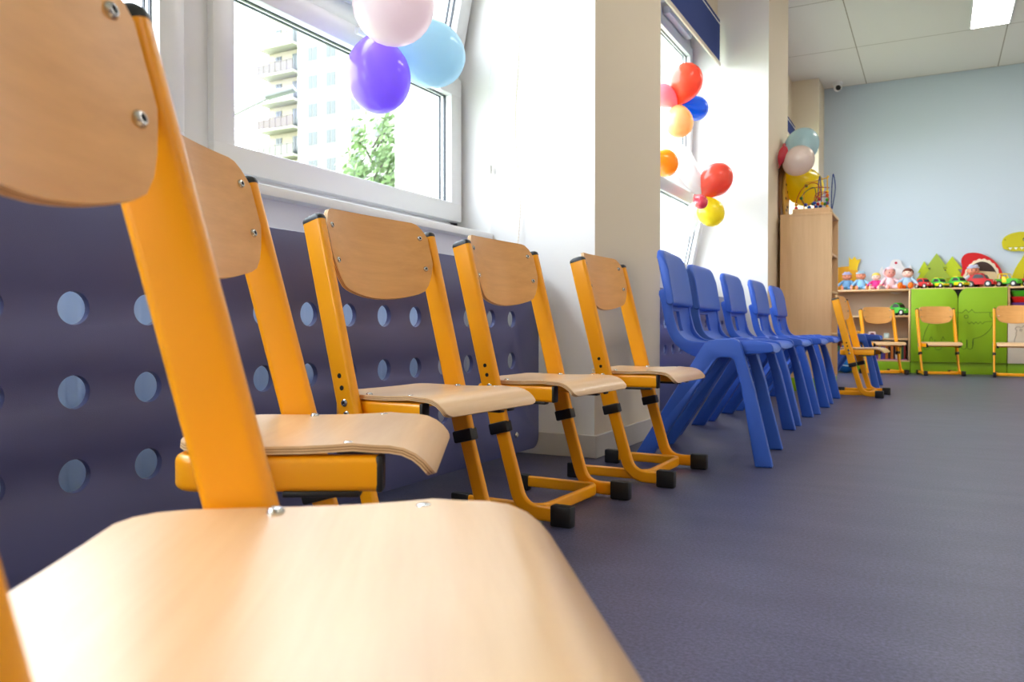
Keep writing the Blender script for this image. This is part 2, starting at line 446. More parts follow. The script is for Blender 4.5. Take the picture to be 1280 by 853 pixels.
obj('ventilator_arm', bm, M['pvc'], w2)
sill_board('window_sill', 3.44, 5.975, w2)

w3 = bpy.data.objects.new('window_3', None); COL.objects.link(w3); struct(w3)
bm = bmesh.new()
box(bm, XW-.06, XW-.005, 6.83, 9.45, .80, .885, .004); box(bm, XW-.06, XW, 6.83, 9.45, 2.56, LINT, .004)
box(bm, XW-.06, XW-.005, 6.83, 6.88, .85, 2.6, .003); box(bm, XW-.06, XW-.005, 9.4, 9.45, .85, 2.6, .003); box(bm, XW-.06, XW+.004, 8.09, 8.19, .85, 2.6, .004)
box(bm, XW-.058, XW+.001, 6.83, 9.45, 1.42, 1.51, .004)
obj('window_frame', bm, M['pvc'], w3)
for (a, b) in ((6.86, 8.1), (8.18, 9.42)):
    sash(w3, a, b, .874, 1.43, .073, .072); sash(w3, a, b, 1.502, 2.57, .073, .073)
sill_board('window_sill', 6.84, 9.44, w3)

# roller blinds
def blind(y0, y1, zb, label, x=-1.42):
    t = thing('roller_blind', label, 'blind', (x, (y0+y1)/2, LINT))
    h = LINT-zb; w = (y1-y0)/2
    bm = bmesh.new(); box(bm, -.001, .001, -w, w, -h, 0); obj('fabric', bm, M['blind'], t)
    bm = bmesh.new(); box(bm, -.008, .008, -w-.005, w+.005, -h-.028, -h, .004); obj('bottom_rail', bm, M['cream_rail'], t)
    bm = bmesh.new(); lathe(bm, [(.0, -w-.01), (.024, -w-.01), (.024, w+.01), (.0, w+.01)], 20, 'Y', (-.022, 0, -.028)); obj('roller', bm, M['pvc'], t)
    return t
blind(3.46, 5.93, 2.43, 'dark blue roller blind with cream bottom rail, pulled down a little over the middle window')
blind(6.86, 9.41, 2.57, 'dark blue roller blind of the far window, its edge just showing beyond the second pier', -1.41)

# bead chains hanging on the side of the first pier
def chain(x, z0, z1, r, label, weight=None, y=2.651):
    t = thing('bead_chain', label, 'cord', (x, y, z0))
    bm = bmesh.new(); n = int((z1-z0)/.012)
    path = [(.012*math.sin(i*.12)*(1-i/n), 0, i*(z1-z0)/n) for i in range(n+1)]
    sweep(bm, path, circ(r*.45, 6), nrm=(0, 1, 0))
    for p in path:
        ball(bm, p, r, 6)
    obj('beads', bm, M['cream_rail'] if weight is None else M['pvc'], t)
    if weight:
        bm = bmesh.new(); lathe(bm, [(0, weight-.018), (.005, weight-.016), (.005, weight+.016), (0, weight+.018)], 10); obj('connector', bm, M['base_grey'], t)
chain(-1.50, .83, 2.74, .0018, 'thin white blind chain with a small grey connector, nearest the window', .24)
chain(-1.385, .77, 2.74, .003, 'thicker beaded blind chain hanging on the white pier side, right of the thin one')

# ---------------------------------------------------------------- perforated radiator covers
def cover(y0, y1, ks, base, label):
    t = thing('radiator_cover', label, 'panel', (-1.29, (y0+y1)/2, .03))
    yc = (y0+y1)/2
    loops = [rr_loop(y0-yc, y1-yc, 0, .655, .045)]
    for k in ks:
        for z in (.497, .354, .211): loops.append(circle_loop(base+.1437*k-yc, z-.03, .0285))
    pb = plate('perforated_board', loops, .014, [M['panel_blue'], M['behind']], t, 'YZ', (-.007, 0, 0), bev=.0015)
    for p in pb.data.polygons:                                  # pale back face added to bounce light behind the holes
        if p.normal.x < -.9: p.material_index = 1
    for y in (y0+.18, (y0+y1)/2, y1-.18):
        for z in (.627, .064):
            bm = bmesh.new(); lathe(bm, [(0, .008), (.0065, .007), (.0105, .003), (.011, -.002), (0, -.002)], 18, 'X', (0, y-yc, z)); obj('screw', bm, M['steel'], t)
            bm = bmesh.new(); lathe(bm, [(0, -.014), (.008, -.014), (.008, -.12), (0, -.12)], 10, 'X', (0, y-yc, z)); obj('spacer', bm, M['base_grey'], t)
    return t
cover(-.15, 2.64, list(range(-6, 12)), .847, 'long dark blue board with three rows of round holes, behind the wooden chairs')
cover(3.44, 5.97, list(range(0, 16)), 3.62, 'blue perforated board behind the row of blue plastic chairs')
def radiator(y0, y1, label):
    t = thing('radiator', label, 'radiator', (-1.55, (y0+y1)/2, .12)); w = (y1-y0)/2
    bm = bmesh.new()
    n = int(2*w/.0333); pts = []
    for i in range(n+1):
        y = -w+i*2*w/n
        for d, x in ((.0, .05), (.010, .05), (.014, .042), (.022, .042)):
            if y+d <= w: pts.append((x, y+d))
    outline = [(x, y) for x, y in pts]+[(.03, w), (.03, -w)]
    V0 = [(x, y, .02) for x, y in outline]; V1 = [(x, y, .50) for x, y in outline]
    loft(bm, [V0, V1]); obj('front_panel', bm, M['radiator'], t)
    bm = bmesh.new(); box(bm, -.05, .03, -w, w, .49, .505, .004); box(bm, -.05, -.035, -w, w, .02, .50, .004); obj('casing', bm, M['radiator'], t)
    for y in (-w+.08, w-.12):
        bm = bmesh.new(); lathe(bm, [(0, -.12), (.011, -.12), (.011, .05), (0, .05)], 12, 'Z', (0, y, 0)); obj('pipe', bm, M['pvc'], t)
radiator(.35, 2.2, 'white panel radiator glimpsed through the round holes of the long board')
radiator(3.8, 5.6, 'white panel radiator behind the perforated board at the blue chairs')

# ---------------------------------------------------------------- wooden school chair
SL = -.2527
def up(z): return -.062+SL*(z-.22)
def screw(name, parent, p, r=.006, axis='X', mtx=None):
    bm = bmesh.new(); T = Matrix.Translation(p) @ (mtx or Matrix())
    prof = [(0, .0012), (r*.42, .0012), (r*.46, .0034), (r*.75, .0030), (r, .0008), (r, -.001), (0, -.001)]
    lathe(bm, prof, 16, 'Z'); bmesh.ops.transform(bm, matrix=T, verts=bm.verts)
    for f in bm.faces:
        f.material_index = 0
    # hex recess
    lathe(bm, [(0, .0008), (r*.36, .0008), (r*.36, .0018), (0, .0018)], 6, 'Z')
    new = [v for v in bm.verts][-24:]
    bmesh.ops.transform(bm, matrix=T, verts=new)
    for v in new:
        for f in v.link_faces: f.material_index = 1
    return obj(name, bm, [M['steel'], M['hole_shade']], parent)

def make_chair():
    t = thing('school_chair', '', 'chair')
    W = .176
    tv = Vector((SL, 0, 1)).normalized()                       # upright direction
    perp = Vector((1, 0, -SL)).normalized()                    # forward across it
    upm = Matrix(((perp.x, 0, tv.x, 0), (0, 1, 0, 0), (perp.z, 0, tv.z, 0), (0, 0, 0, 1)))
    for s in (-1, 1):
        bm = bmesh.new()
        z0, z1 = .232, .671
        sweep(bm, [(up(z0), s*W, z0), (up(z1), s*W, z1)], [(b, a) for a, b in rrect(.050, .022, .009, 5)], nrm=(0, 1, 0))
        u = obj('upright', bm, M['yellow_paint'], t)
        bm = bmesh.new(); p1 = Vector((up(.671), s*W, .671))
        rings = []
        for d, k in ((-.001, 1.02), (.003, 1.02), (.007, .96), (.0105, .8), (.0125, .5)):
            rings.append([tuple(p1+tv*d+perp*(a*k)+Vector((0, b*k, 0))) for a, b in rrect(.050, .022, .009, 5)])
        loft(bm, rings); obj('end_cap', bm, M['black_plastic'], u)
        bm = bmesh.new()
        for z in (.373, .350):
            for sd in (s,):
                R = Matrix.Rotation(-sd*PI/2, 4, 'X')
                lathe(bm, [(0, 0), (.0048, 0), (.0048, .0006), (0, .0006)], 14, 'Z')
                new = list(bm.verts)[-14*4:]
                bmesh.ops.transform(bm, matrix=Matrix.Translation((up(z), s*W+sd*.011, z)) @ R, verts=new)
        obj('adjustment_holes', bm, M['hole_shade'], u)
        for z in (.322, .300):
            screw('bolt', u, (up(z), s*(W+.0115), z), .0075, mtx=Matrix.Rotation(-s*PI/2, 4, 'X'))
        # lower leg: telescopes out of the upright, bends forward into the foot
        path = arc2([(up(.30), s*W, .30), (up(.028)+.012, s*W, .026), (.10, s*W, .026)], .075, 10)
        bm = bmesh.new(); sweep(bm, path, [(b, a) for a, b in rrect(.036, .017, .007, 5)], nrm=(0, 1, 0))
        lg = obj('leg', bm, M['yellow_paint'], t)
        bm = bmesh.new(); box(bm, .080, .134, s*W-.0145, s*W+.0145, 0, .050, .005); obj('foot_cap', bm, M['black_plastic'], lg)
        bm = bmesh.new(); box(bm, -.0255, .0255, -.0145, .0145, -.014, .014, .004, mtx=Matrix.Translation((up(.222), s*W, .222)) @ upm)
        obj('collar', bm, M['black_plastic'], lg)
    # base: U of flat tube, open to the rear
    yb = .155
    path = arc2([(-.20, -yb, .027), (.045, -yb, .027), (.045, yb, .027), (-.20, yb, .027)], .035, 6)
    bm = bmesh.new(); sweep(bm, path, rrect(.031, .016, .006, 4), nrm=(0, 0, 1))
    bs = obj('base_frame', bm, M['yellow_paint'], t)
    for s in (-1, 1):
        bm = bmesh.new(); box(bm, -.216, -.166, s*yb-.013, s*yb+.013, 0, .046, .004); obj('rear_cap', bm, M['black_plastic'], bs)
    # seat frame: U of flat oval tube, open to the front
    ys = .1505
    path = arc2([(.071, -ys, .3065), (-.142, -ys, .3065), (-.142, ys, .3065), (.071, ys, .3065)], .03, 6)
    bm = bmesh.new(); sweep(bm, path, rrect(.039, .022, .008, 4), nrm=(0, 0, 1))
    sf = obj('seat_frame', bm, M['yellow_paint'], t)
    for s in (-1, 1):
        bm = bmesh.new(); box(bm, .069, .077, s*ys-.0118, s*ys+.0118, .2865, .3265, .0035); obj('tube_plug', bm, M['black_plastic'], sf)
        bm = bmesh.new(); box(bm, -.03, .052, s*ys-.010, s*ys+.010, .2815, .2885, .002); obj('glide_pad', bm, M['black_plastic'], sf)
    # moulded ply seat with rolled front edge
    prof = [(-.153, .3385), (-.148, .3378), (-.138, .3365), (-.12, .3352), (-.09, .3342), (-.05, .3338), (-.01, .3342), (.02, .3356), (.045, .3372), (.066, .3380), (.084, .3372), (.099, .3345), (.112, .3285), (.122, .3205), (.129, .3120), (.1315, .3075), (.1325, .3045)]
    hw = [.108, .127, .143, .154, .159, .161, .161, .161, .161, .161, .161, .161, .161, .161, .160, .154, .142]
    G = []
    for (x, z), w in zip(prof, hw):
        G.append([(x, y, z+.0025*(y/.16)**2*(1 if x < .06 else 0)) for y in [w*math.sin(k*PI/2/10) for k in range(-10, 11)]])
    bm = bmesh.new(); shell(bm, G, .0085)
    st = obj('seat', bm, [M['beech_seat'], M['plyedge'], M['plydark']], t, 50)
    for x in (-.062, .038):
        for s in (-1, 1): screw('screw', st, (x, s*.146, .3365), .0062)
    # back rest
    G = []
    nz = 12
    for i in range(nz+1):
        row = []
        for k in range(-12, 13):
            q = k/12; y = .164*math.sin(q*PI/2); a = abs(y)/.164
            top = .705-.006*a*a-.032*max(0, (a-.80)/.2)**2.2
            bot = .524+.030*a**2+.055*max(0, (a-.72)/.28)**2.4
            z = bot+(top-bot)*(i/nz)
            x = up(z)+.0105-.034*(1-a*a)
            row.append((x, y, z))
        G.append(row)
    G = [[r[j] for r in G] for j in range(len(G[0]))]
    G.reverse()
    bm = bmesh.new(); shell(bm, G, .0085)
    br = obj('backrest', bm, [M['beech_back'], M['plyedge'], M['plydark']], t, 50)
    for z in (.668, .598):
        for s in (-1, 1):
            y = s*.140; a = .140/.164
            x = up(z)+.0105-.034*(1-a*a)
            yaw = -s*math.atan(.034*2*a/.164)
            R = Matrix.Rotation(yaw*0+(-s)*.30, 4, 'Z') @ Matrix.Rotation(PI/2-math.atan(.2527), 4, 'Y')
            screw('screw', br, (x+.0095, y, z), .0062, mtx=R)
    return t

chair0 = make_chair()
G1 = 'yellow framed wooden school chairs in a row in front of the long board'
G2 = 'yellow framed wooden school chairs around the low cabinets'
CH = [
 ((-.2615, .3165, 0), .600, 'nearest yellow framed beech chair, its wide seat filling the bottom left corner', G1),
 ((-.664, .785, 0), .515, 'second yellow framed beech chair, turned, directly behind the nearest chair\'s upright', G1),
 ((-.885, 1.361, 0), -.059, 'third yellow framed beech chair from the camera, standing in front of the round holes', G1),
 ((-.867, 1.878, 0), -.041, 'fourth yellow framed beech chair, in front of the right end of the long board', G1),
 ((-.798, 2.444, 0), -.012, 'fifth yellow framed beech chair, standing beside the pier skirting and next to the blue chairs', G1),
 ((-.428, 6.098, 0), -.073, 'yellow framed beech chair seen from the side in front of the tall wooden bookcase', G2),
 ((-.47, 9.17, 0), -1.02, 'yellow framed beech chair facing the room in front of the open shelf with books', G2),
 ((.045, 9.20, 0), -1.25, 'yellow framed beech chair facing the room in front of the green cupboard doors', G2),
 ((.684, 9.14, 0), -1.60, 'yellow framed beech chair cut by the right edge, in front of the cream door', G2),
]
for i, (loc, rz, lab, g) in enumerate(CH):
    if i == 0:
        chair0.location = loc; chair0.rotation_euler = (0, 0, rz); chair0['label'] = lab; chair0['group'] = g
    else: dup(chair0, loc, rz, lab, g)

# ---------------------------------------------------------------- blue moulded chair
def make_blue():
    t = thing('plastic_chair', '', 'chair')
    bm = bmesh.new()
    # curved shell: back, scoop and seat in one sheet, edges drawn forward
    P = [(-.152, .62), (-.149, .56), (-.143, .52), (-.135, .48), (-.120, .447), (-.095, .424), (-.062, .410), (-.02, .404), (.05, .402), (.12, .404), (.17, .405), (.205, .402), (.222, .393), (.229, .380)]
    P = spline(P, 3, closed=False)
    G = []
    for x, z in P:
        back = max(0, min(1, (z-.41)/.08)) if x < 0 else 0
        w = .168+.012*max(0, min(1, (x+.1)/.2))
        if x > .19: w -= (x-.19)*.25
        row = []
        for k in range(-8, 9):
            y = w*k/8; a = abs(k/8)
            row.append((x+back*.030*a**2.5, y, z+(1-back)*.012*a**3))
        G.append(row)
    # leave the hand slot open: build the sheet cell by cell
    nu, nv = len(G), len(G[0])
    def hole(i, j): 
        z = (G[i][j][2]+G[i+1][j][2])/2
        return .455 < z < .535 and G[i][j][0] < -.05 and 4 <= j < 12
    th = .012
    T = [[bm.verts.new(p) for p in r] for r in G]
    def nor(i, j):
        a = Vector(G[min(i+1, nu-1)][j])-Vector(G[max(i-1, 0)][j]); b = Vector(G[i][min(j+1, nv-1)])-Vector(G[i][max(j-1, 0)])
        n = a.cross(b).normalized(); return n
    B = [[bm.verts.new(Vector(G[i][j])-nor(i, j)*th) for j in range(nv)] for i in range(nu)]
    solid = {(i, j) for i in range(nu-1) for j in range(nv-1) if not hole(i, j)}
    for i, j in solid:
        bm.faces.new((T[i][j], T[i+1][j], T[i+1][j+1], T[i][j+1])); bm.faces.new((B[i][j], B[i][j+1], B[i+1][j+1], B[i+1][j]))
        for (di, dj, a, b) in ((-1, 0, (i, j), (i, j+1)), (1, 0, (i+1, j), (i+1, j+1)), (0, -1, (i, j), (i+1, j)), (0, 1, (i, j+1), (i+1, j+1))):
            if (i+di, j+dj) not in solid:
                bm.faces.new((T[a[0]][a[1]], T[b[0]][b[1]], B[b[0]][b[1]], B[a[0]][a[1]]))
    obj('seat_shell', bm, M['blue_plastic'], t, 50)
    side = [(-.160, .60), (-.152, .555), (-.146, .526), (-.137, .482), (-.124, .445), (-.102, .41), (-.069, .384), (-.032, .367), (.03, .365), (.12, .375), (.222, .384), (.230, .392), (.226, .408), (.212, .417), (.15, .424), (.03, .420), (-.03, .420), (-.060, .427), (-.078, .440), (-.094, .462), (-.104, .495), (-.112, .53), (-.120, .60)]
    side = spline(side, 3)
    for s in (-1, 1):
        p = plate('side_flange', [side], .020, M['blue_plastic'], t, 'XZ', (0, s*.172, 0), bev=.004)
    leg = [(-.246, 0), (-.240, .010), (-.004, .402), (.006, .416), (.020, .424), (.05, .429), (.100, .431), (.116, .426), (.126, .412), (.136, .378), (.172, .262), (.234, .004), (.232, 0), (.180, 0), (.176, .004), (.128, .271), (.106, .352), (.100, .361), (.090, .365), (.058, .365), (.048, .361), (.038, .348), (-.180, .004), (-.184, 0)]
    for s in (-1, 1):
        o = plate('leg_frame', [leg], .042, M['blue_plastic'], t, 'XZ', (0, s*.190, 0), bev=.007)
        for v in o.data.vertices:
            v.co.y += s*.026*max(0, 1-v.co.z/.42)
            if v.co.x < -.06: v.co.y -= s*.012*max(0, 1-v.co.z/.36)
    bm = bmesh.new(); box(bm, -.03, .16, -.165, .165, .372, .396, .008); obj('under_frame', bm, M['blue_plastic'], t)
    # thick head part of the back
    rings = []
    for k in range(-10, 11):
        q = k/10; y = .192*q; a = abs(q)
        dx = .016*a**2.2; top = -.012*a**3-(.02*max(0, (a-.85)/.15)**2)
        sec = [(-.150, .560), (-.156, .60), (-.178, .735+top), (-.183, .748+top), (-.176, .756+top), (-.160, .752+top), (-.151, .738+top), (-.140, .68), (-.122, .575), (-.120, .556), (-.128, .549), (-.142, .550)]
        rings.append([(x+dx, y, z) for x, z in sec])
    bm = bmesh.new(); loft(bm, rings)
    o = obj('back_pad', bm, M['blue_plastic'], t, 60)
    b = o.modifiers.new('bev', 'BEVEL'); b.width = .005; b.segments = 2; b.limit_method = 'ANGLE'; b.angle_limit = math.radians(50)
    return t
blue0 = make_blue()
G3 = 'blue moulded plastic chairs lined up side by side along the window wall'
BL = [((-.730, 2.955, 0), .09, 'nearest blue plastic chair of the row, its whole side visible', G3),
      ((-.800, 3.63, 0), 0, 'second blue plastic chair of the row, set back a little from the nearest', G3),
      ((-.800, 4.24, 0), 0, 'third and middle blue plastic chair of the row', G3),
      ((-.785, 4.84, 0), 0, 'fourth blue plastic chair of the row, with a pale gap before its backrest', G3),
      ((-.795, 5.54, 0), 0, 'farthest blue plastic chair of the row, closest to the tall bookcase', G3),
      ((-.62, 7.12, 0), 0, 'lone blue plastic chair half hidden behind the side-on yellow chair', G3)]
for i, (loc, rz, lab, g) in enumerate(BL):
    if i == 0: blue0.location = loc; blue0.rotation_euler = (0, 0, rz); blue0['label'] = lab; blue0['group'] = g
    else: dup(blue0, loc, rz, lab, g if i < 5 else None)

# ---------------------------------------------------------------- balloons
def balloon(name_col, colr, c, tie, R, label, group, alpha=.58, stretch=1.15, long=0):
    c = Vector(c); tie = Vector(tie); d = (tie-c)
    if d.length < R*1.3: d = d.normalized()*R*1.32
    t = thing('balloon', label, 'balloon', tuple(c), 0, group)
    ax = d.normalized(); q = ax.orthogonal().normalized(); w = ax.cross(q)
    rings = []; n = 28; m_ = 22
    L0 = R*stretch; L1 = d.length
    for i in range(m_+1):
        u = -1+2*i/m_
        if u < 0: s = u*L0; r = R*math.sqrt(max(0, 1-u*u))
        else:
            s = u*L1; r = R*((1-u)**.62*(1+.62*u)*.995 if u > 0 else 1); r = R*(math.cos(u*PI/2)**.78) if long == 0 else R*(math.cos(u*PI/2)**.6)
        r = max(r, .0035 if i == m_ else .0006)
        rings.append([tuple(ax*s+q*r*math.cos(2*PI*k/n)+w*r*math.sin(2*PI*k/n)) for k in range(n)])
    bm = bmesh.new(); loft(bm, rings); sk = obj('skin', bm, rubber('latex_'+name_col, colr, alpha), t, 60)
    bm = bmesh.new()
    loft(bm, [[tuple(ax*(L1+s)+q*r*math.cos(2*PI*k/12)+w*r*math.sin(2*PI*k/12)) for k in range(12)] for s, r in ((-.004, .003), (0, .006), (.006, .004), (.012, .009), (.014, .007))])
    obj('knot', bm, sk.data.materials[0], t)
    return t
g1 = 'balloons tied at the near window'; g2 = 'balloons at the middle window'; g3 = 'balloons above the tall bookcase'
T1 = (-1.53, 1.95, 1.36)
balloon('purple', srgb(176, 142, 250), (-1.456, 1.900, 1.206), (-1.50, 1.93, 1.345), .096, 'purple balloon, lowest of the three at the near window', g1, .48)
balloon('light_blue', srgb(204, 232, 246), (-1.408, 2.097, 1.326), (-1.50, 1.95, 1.37), .102, 'light blue balloon to the right of the purple one at the near window', g1, .48)
balloon('pink', srgb(252, 236, 240), (-1.285, 1.745, 1.330), (-1.46, 1.92, 1.41), .108, 'pale pink balloon hanging at the top edge above the purple one', g1, .48)
T2 = (-1.57, 5.35, 1.985)
balloon('red', srgb(246, 112, 82), (-1.505, 5.330, 2.135), T2, .112, 'red balloon, topmost at the middle window', g2)
balloon('blue', srgb(30, 130, 228), (-1.50, 5.57, 2.015), T2, .085, 'blue balloon tucked beneath the top red one', g2)
balloon('cream', srgb(252, 206, 150), (-1.514, 5.22, 1.835), T2, .092, 'peach balloon below the blue one at the middle window', g2)
balloon('rose', srgb(236, 160, 176), (-1.63, 5.23, 2.04), T2, .072, 'rose pink balloon half hidden by the pier edge, left of the top red one', g2)
balloon('orange', srgb(250, 176, 40), (-1.595, 5.15, 1.567), (-1.62, 5.05, 1.60), .09, 'orange balloon half hidden by the pier, alone between the two bunches', g2)
T3 = (-1.43, 5.48, 1.375)
balloon('coral', srgb(246, 106, 84), (-1.345, 5.53, 1.495), T3, .108, 'coral red balloon, upper one of the lower bunch at the middle window', g2)
balloon('deep_pink', srgb(232, 70, 92), (-1.363, 5.20, 1.296), (-1.45, 5.38, 1.37), .045, 'small half inflated deep pink balloon at the knot of the lower bunch', g2, .8, 1.3)
balloon('yellow', srgb(255, 236, 50), (-1.378, 5.51, 1.275), T3, .092, 'yellow balloon, lowest of the lower bunch at the middle window', g2)
balloon('white', srgb(245, 246, 248), (-1.555, 5.49, 1.62), T3, .075, 'long white balloon reaching up the middle window from the lower bunch', g2, .6, 2.2, 1)
balloon('milky', srgb(244, 246, 248), (-1.56, 5.56, 1.20), T3, .07, 'white balloon hanging below the knot of the lower bunch', g2, .6, 1.8, 1)
def string(pts, label):
    t = thing('balloon_string', label, 'string', pts[0]); bm = bmesh.new(); o = Vector(pts[0])
    sweep(bm, spline([tuple(Vector(p)-o) for p in pts], 6, closed=False), circ(.0012, 6), nrm=(.3, .2, .9)); obj('cord', bm, M['cream_rail'], t)
string([(-1.50, 1.94, 1.362), (-1.54, 1.98, 1.38), (-1.60, 2.03, 1.392)], 'thin white string tying the near window balloons to the window handle')
string([(-1.57, 5.35, 1.985), (-1.60, 5.36, 1.99), (-1.628, 5.37, 1.985)], 'short string holding the upper bunch at the middle window')
string([(-1.43, 5.48, 1.375), (-1.50, 5.47, 1.41), (-1.57, 5.45, 1.44), (-1.64, 5.44, 1.465)], 'short string holding the lower bunch at the middle window')
string([(-1.46, 5.44, 1.385), (-1.47, 5.41, 1.30), (-1.465, 5.43, 1.22), (-1.49, 5.40, 1.16)], 'loose pale end of ribbon dangling from the lower balloon bunch')
T4 = (-1.035, 6.52, 1.71)
balloon('sky', srgb(205, 236, 246), (-.938, 6.60, 1.905), T4, .125, 'light blue balloon, topmost above the tall bookcase', g3)
balloon('ivory', srgb(252, 238, 230), (-.916, 6.33, 1.737), T4, .108, 'ivory balloon in the middle of the bunch above the tall bookcase', g3)
balloon('lemon', srgb(255, 232, 30), (-.935, 6.72, 1.60), T4, .145, 'large yellow balloon behind the wire bead maze on the bookcase', g3)
balloon('crimson', srgb(224, 64, 84), (-1.03, 6.30, 1.79), (-1.055, 6.30, 1.70), .035, 'small deep red balloon squeezed flat beside the ivory one', g3, .8, 1.8)

# ---------------------------------------------------------------- tall bookcase with the bead maze on top
t = thing('bookcase', 'tall beech bookcase with a plain side, standing against the second pier', 'bookcase', (-.865, 6.32, 0))
X0, X1, D, H = -.185, .182, .43, 1.335
def part(name, m, p, *a, bev=.002):
    bm = bmesh.new(); box(bm, *a, bev); return obj(name, bm, m, p)
part('side_panel', M['beech_panel'], t, X0, X1, 0, .018, .1, H-.02)
part('side_panel', M['beech_panel'], t, X0, X1, D-.018, D, .1, H-.02)
part('top_panel', M['beech_panel'], t, X0, X1+.004, -.002, D+.002, H-.02, H)
part('back_panel', M['beech_panel'], t, X0, X0+.006, .018, D-.018, .1, H-.02)
for z in (.10, .42, .74, 1.02): part('shelf', M['beech_panel'], t, X0+.006, X1-.005, .018, D-.018, z, z+.018)
part('plinth', M['green'], t, X0, X1-.004, .0, D, 0, .1)
t = thing('bead_maze', 'wooden bead maze toy with coloured wires and beads on the tall bookcase', 'toy', (-.838, 6.46, H))
part('base_board', M['beech_panel'], t, -.135, .135, -.07, .09, 0, .045, bev=.004)
def wire(pts, col, nm='wire', r=.0028):
    bm = bmesh.new(); sweep(bm, spline(pts, 8, closed=False), circ(r, 8), nrm=(.3, .8, .2)); return obj(nm, bm, col, t)
wire([(-.12, 0, .045), (-.115, 0, .12), (-.08, .0, .2), (-.02, .01, .245), (.03, .02, .24), (.05, .02, .18), (.0, .03, .10), (-.06, .03, .09), (-.085, .03, .14), (-.04, .03, .2), (.04, 0, .21), (.12, 0, .2)], cm(190, 40, 30))
wire([(-.02, -.03, .045), (-.05, -.03, .08), (-.075, -.03, .14), (-.03, -.03, .19), (.02, -.03, .2), (.03, -.03, .1), (.03, -.03, .045)], cm(30, 110, 60))
wire([(.03, .05, .045), (.035, .05, .2), (.045, .05, .30), (.055, .05, .2), (.06, .05, .045)], cm(50, 80, 150), r=.004)
wire([(.128, .06, .045), (.13, .06, .2), (.14, .06, .31), (.155, .06, .2), (.13, .08, .045)], cm(50, 80, 150), r=.004)
wire([(-.07, .07, .045), (-.07, .07, .2), (-.06, .07, .26), (.0, .07, .27), (.1, .07, .29), (.105, .0, .28), (.105, .0, .15), (.105, 0, .045)], cm(240, 190, 40), r=.0045)
wire([(.02, -.05, .045), (.03, -.05, .15), (.11, -.05, .16), (.03, -.05, .13), (.12, -.05, .12), (.10, -.05, .045)], cm(180, 30, 40))
BD = [(-.118, 0, .06, 205, 20, 30), (-.118, 0, .088, 240, 180, 20), (-.085, .03, .14, 40, 120, 40), (-.055, .07, .24, 60, 120, 40), (-.02, -.03, .058, 40, 90, 180), (-.045, -.03, .078, 40, 60, 140), (.0, .03, .09, 60, 110, 40), (.028, -.03, .06, 30, 70, 170), (.02, -.05, .085, 30, 70, 170), (.032, .05, .09, 190, 30, 40), (.05, .05, .07, 30, 60, 150), (.055, -.05, .11, 170, 30, 30), (.07, 0, .085, 240, 180, 30), (.09, 0, .08, 50, 120, 40), (.105, 0, .11, 60, 160, 40), (.105, 0, .085, 20, 90, 150), (.105, 0, .058, 245, 190, 20), (.105, 0, .145, 235, 110, 30), (.104, 0, .17, 245, 200, 20)]
for x, y, z, r, g, b in BD:
    bm = bmesh.new(); ball(bm, (x, y, z), .0135, 14); obj('bead', bm, cm(r, g, b, .3), t)

# wooden wall toy on the pier face beside the bookcase
t = thing('wall_board', 'slim wooden wall toy with a red disc above a yellow oval, on the pier beside the bookcase', 'wall toy', (XP+.003, 6.55, 1.55))
plate('backing', [spline([(-.13, .16), (-.05, .2), (0, .36), (.1, .37), (.14, .3), (.12, .2), (.2, .12), (.24, -.05), (.2, -.22), (.02, -.22), (-.14, -.22), (-.17, 0)], 6)], .018, cm(120, 78, 40), t, 'YZ', (.009, 0, 0))
plate('red_disc', [circle_loop(-.03, .265, .12, ry=.10)], .014, cm(200, 50, 50), t, 'YZ', (.026, 0, 0), bev=.003)
plate('yellow_oval', [circle_loop(.03, -.03, .13, ry=.19)], .014, cm(228, 180, 80), t, 'YZ', (.026, 0, 0), bev=.003)
bm = bmesh.new()
for y, z, l in ((.0, .05, .03), (.06, .0, .03), (-.02, -.06, .04), (.05, -.12, .05), (.0, -.15, .04)): box(bm, .033, .036, y-l/2, y+l/2, z-.008, z+.008)
obj('printed_marks', bm, cm(90, 60, 30), t)

# ---------------------------------------------------------------- low cabinets along the back wall
YC = 9.55; HC = .905
def cab(x0, x1, label):
    t = thing('low_cabinet', label, 'cabinet', ((x0+x1)/2, YC, 0)); w = (x1-x0)/2
    part('side_panel', M['beech_panel'], t, -w, -w+.018, 0, .355, .12, HC-.018); part('side_panel', M['beech_panel'], t, w-.018, w, 0, .355, .12, HC-.018)
    part('back_panel', M['inner'], t, -w+.018, w-.018, .345, .355, .12, HC-.018)
    part('bottom_panel', M['beech_panel'], t, -w+.018, w-.018, 0, .345, .12, .138)
    part('top_panel', M['beech_panel'], t, -w, w, -.004, .36, HC-.018, HC)
    return t, w
t, w = cab(-1.115, -.243, 'low open beech shelf cabinet with books and toys, dolls on its top')
for z in (.60, .352): part('shelf', M['beech_panel'], t, -w+.018, w-.018, .01, .345, z, z+.018)
part('plinth', M['green'], t, -w, w, 0, .3, 0, .119)
t, w = cab(-.238, .640, 'low cabinet with two bright green doors engraved with an animal')
part('plinth', M['green'], t, -w, w, 0, .3, 0, .118)
part('interior_shade', M['hole_shade'], t, -w+.02, w-.02, .02, .34, .14, HC-.02)  # solid block, its near-black colour stands for shade inside the cupboard
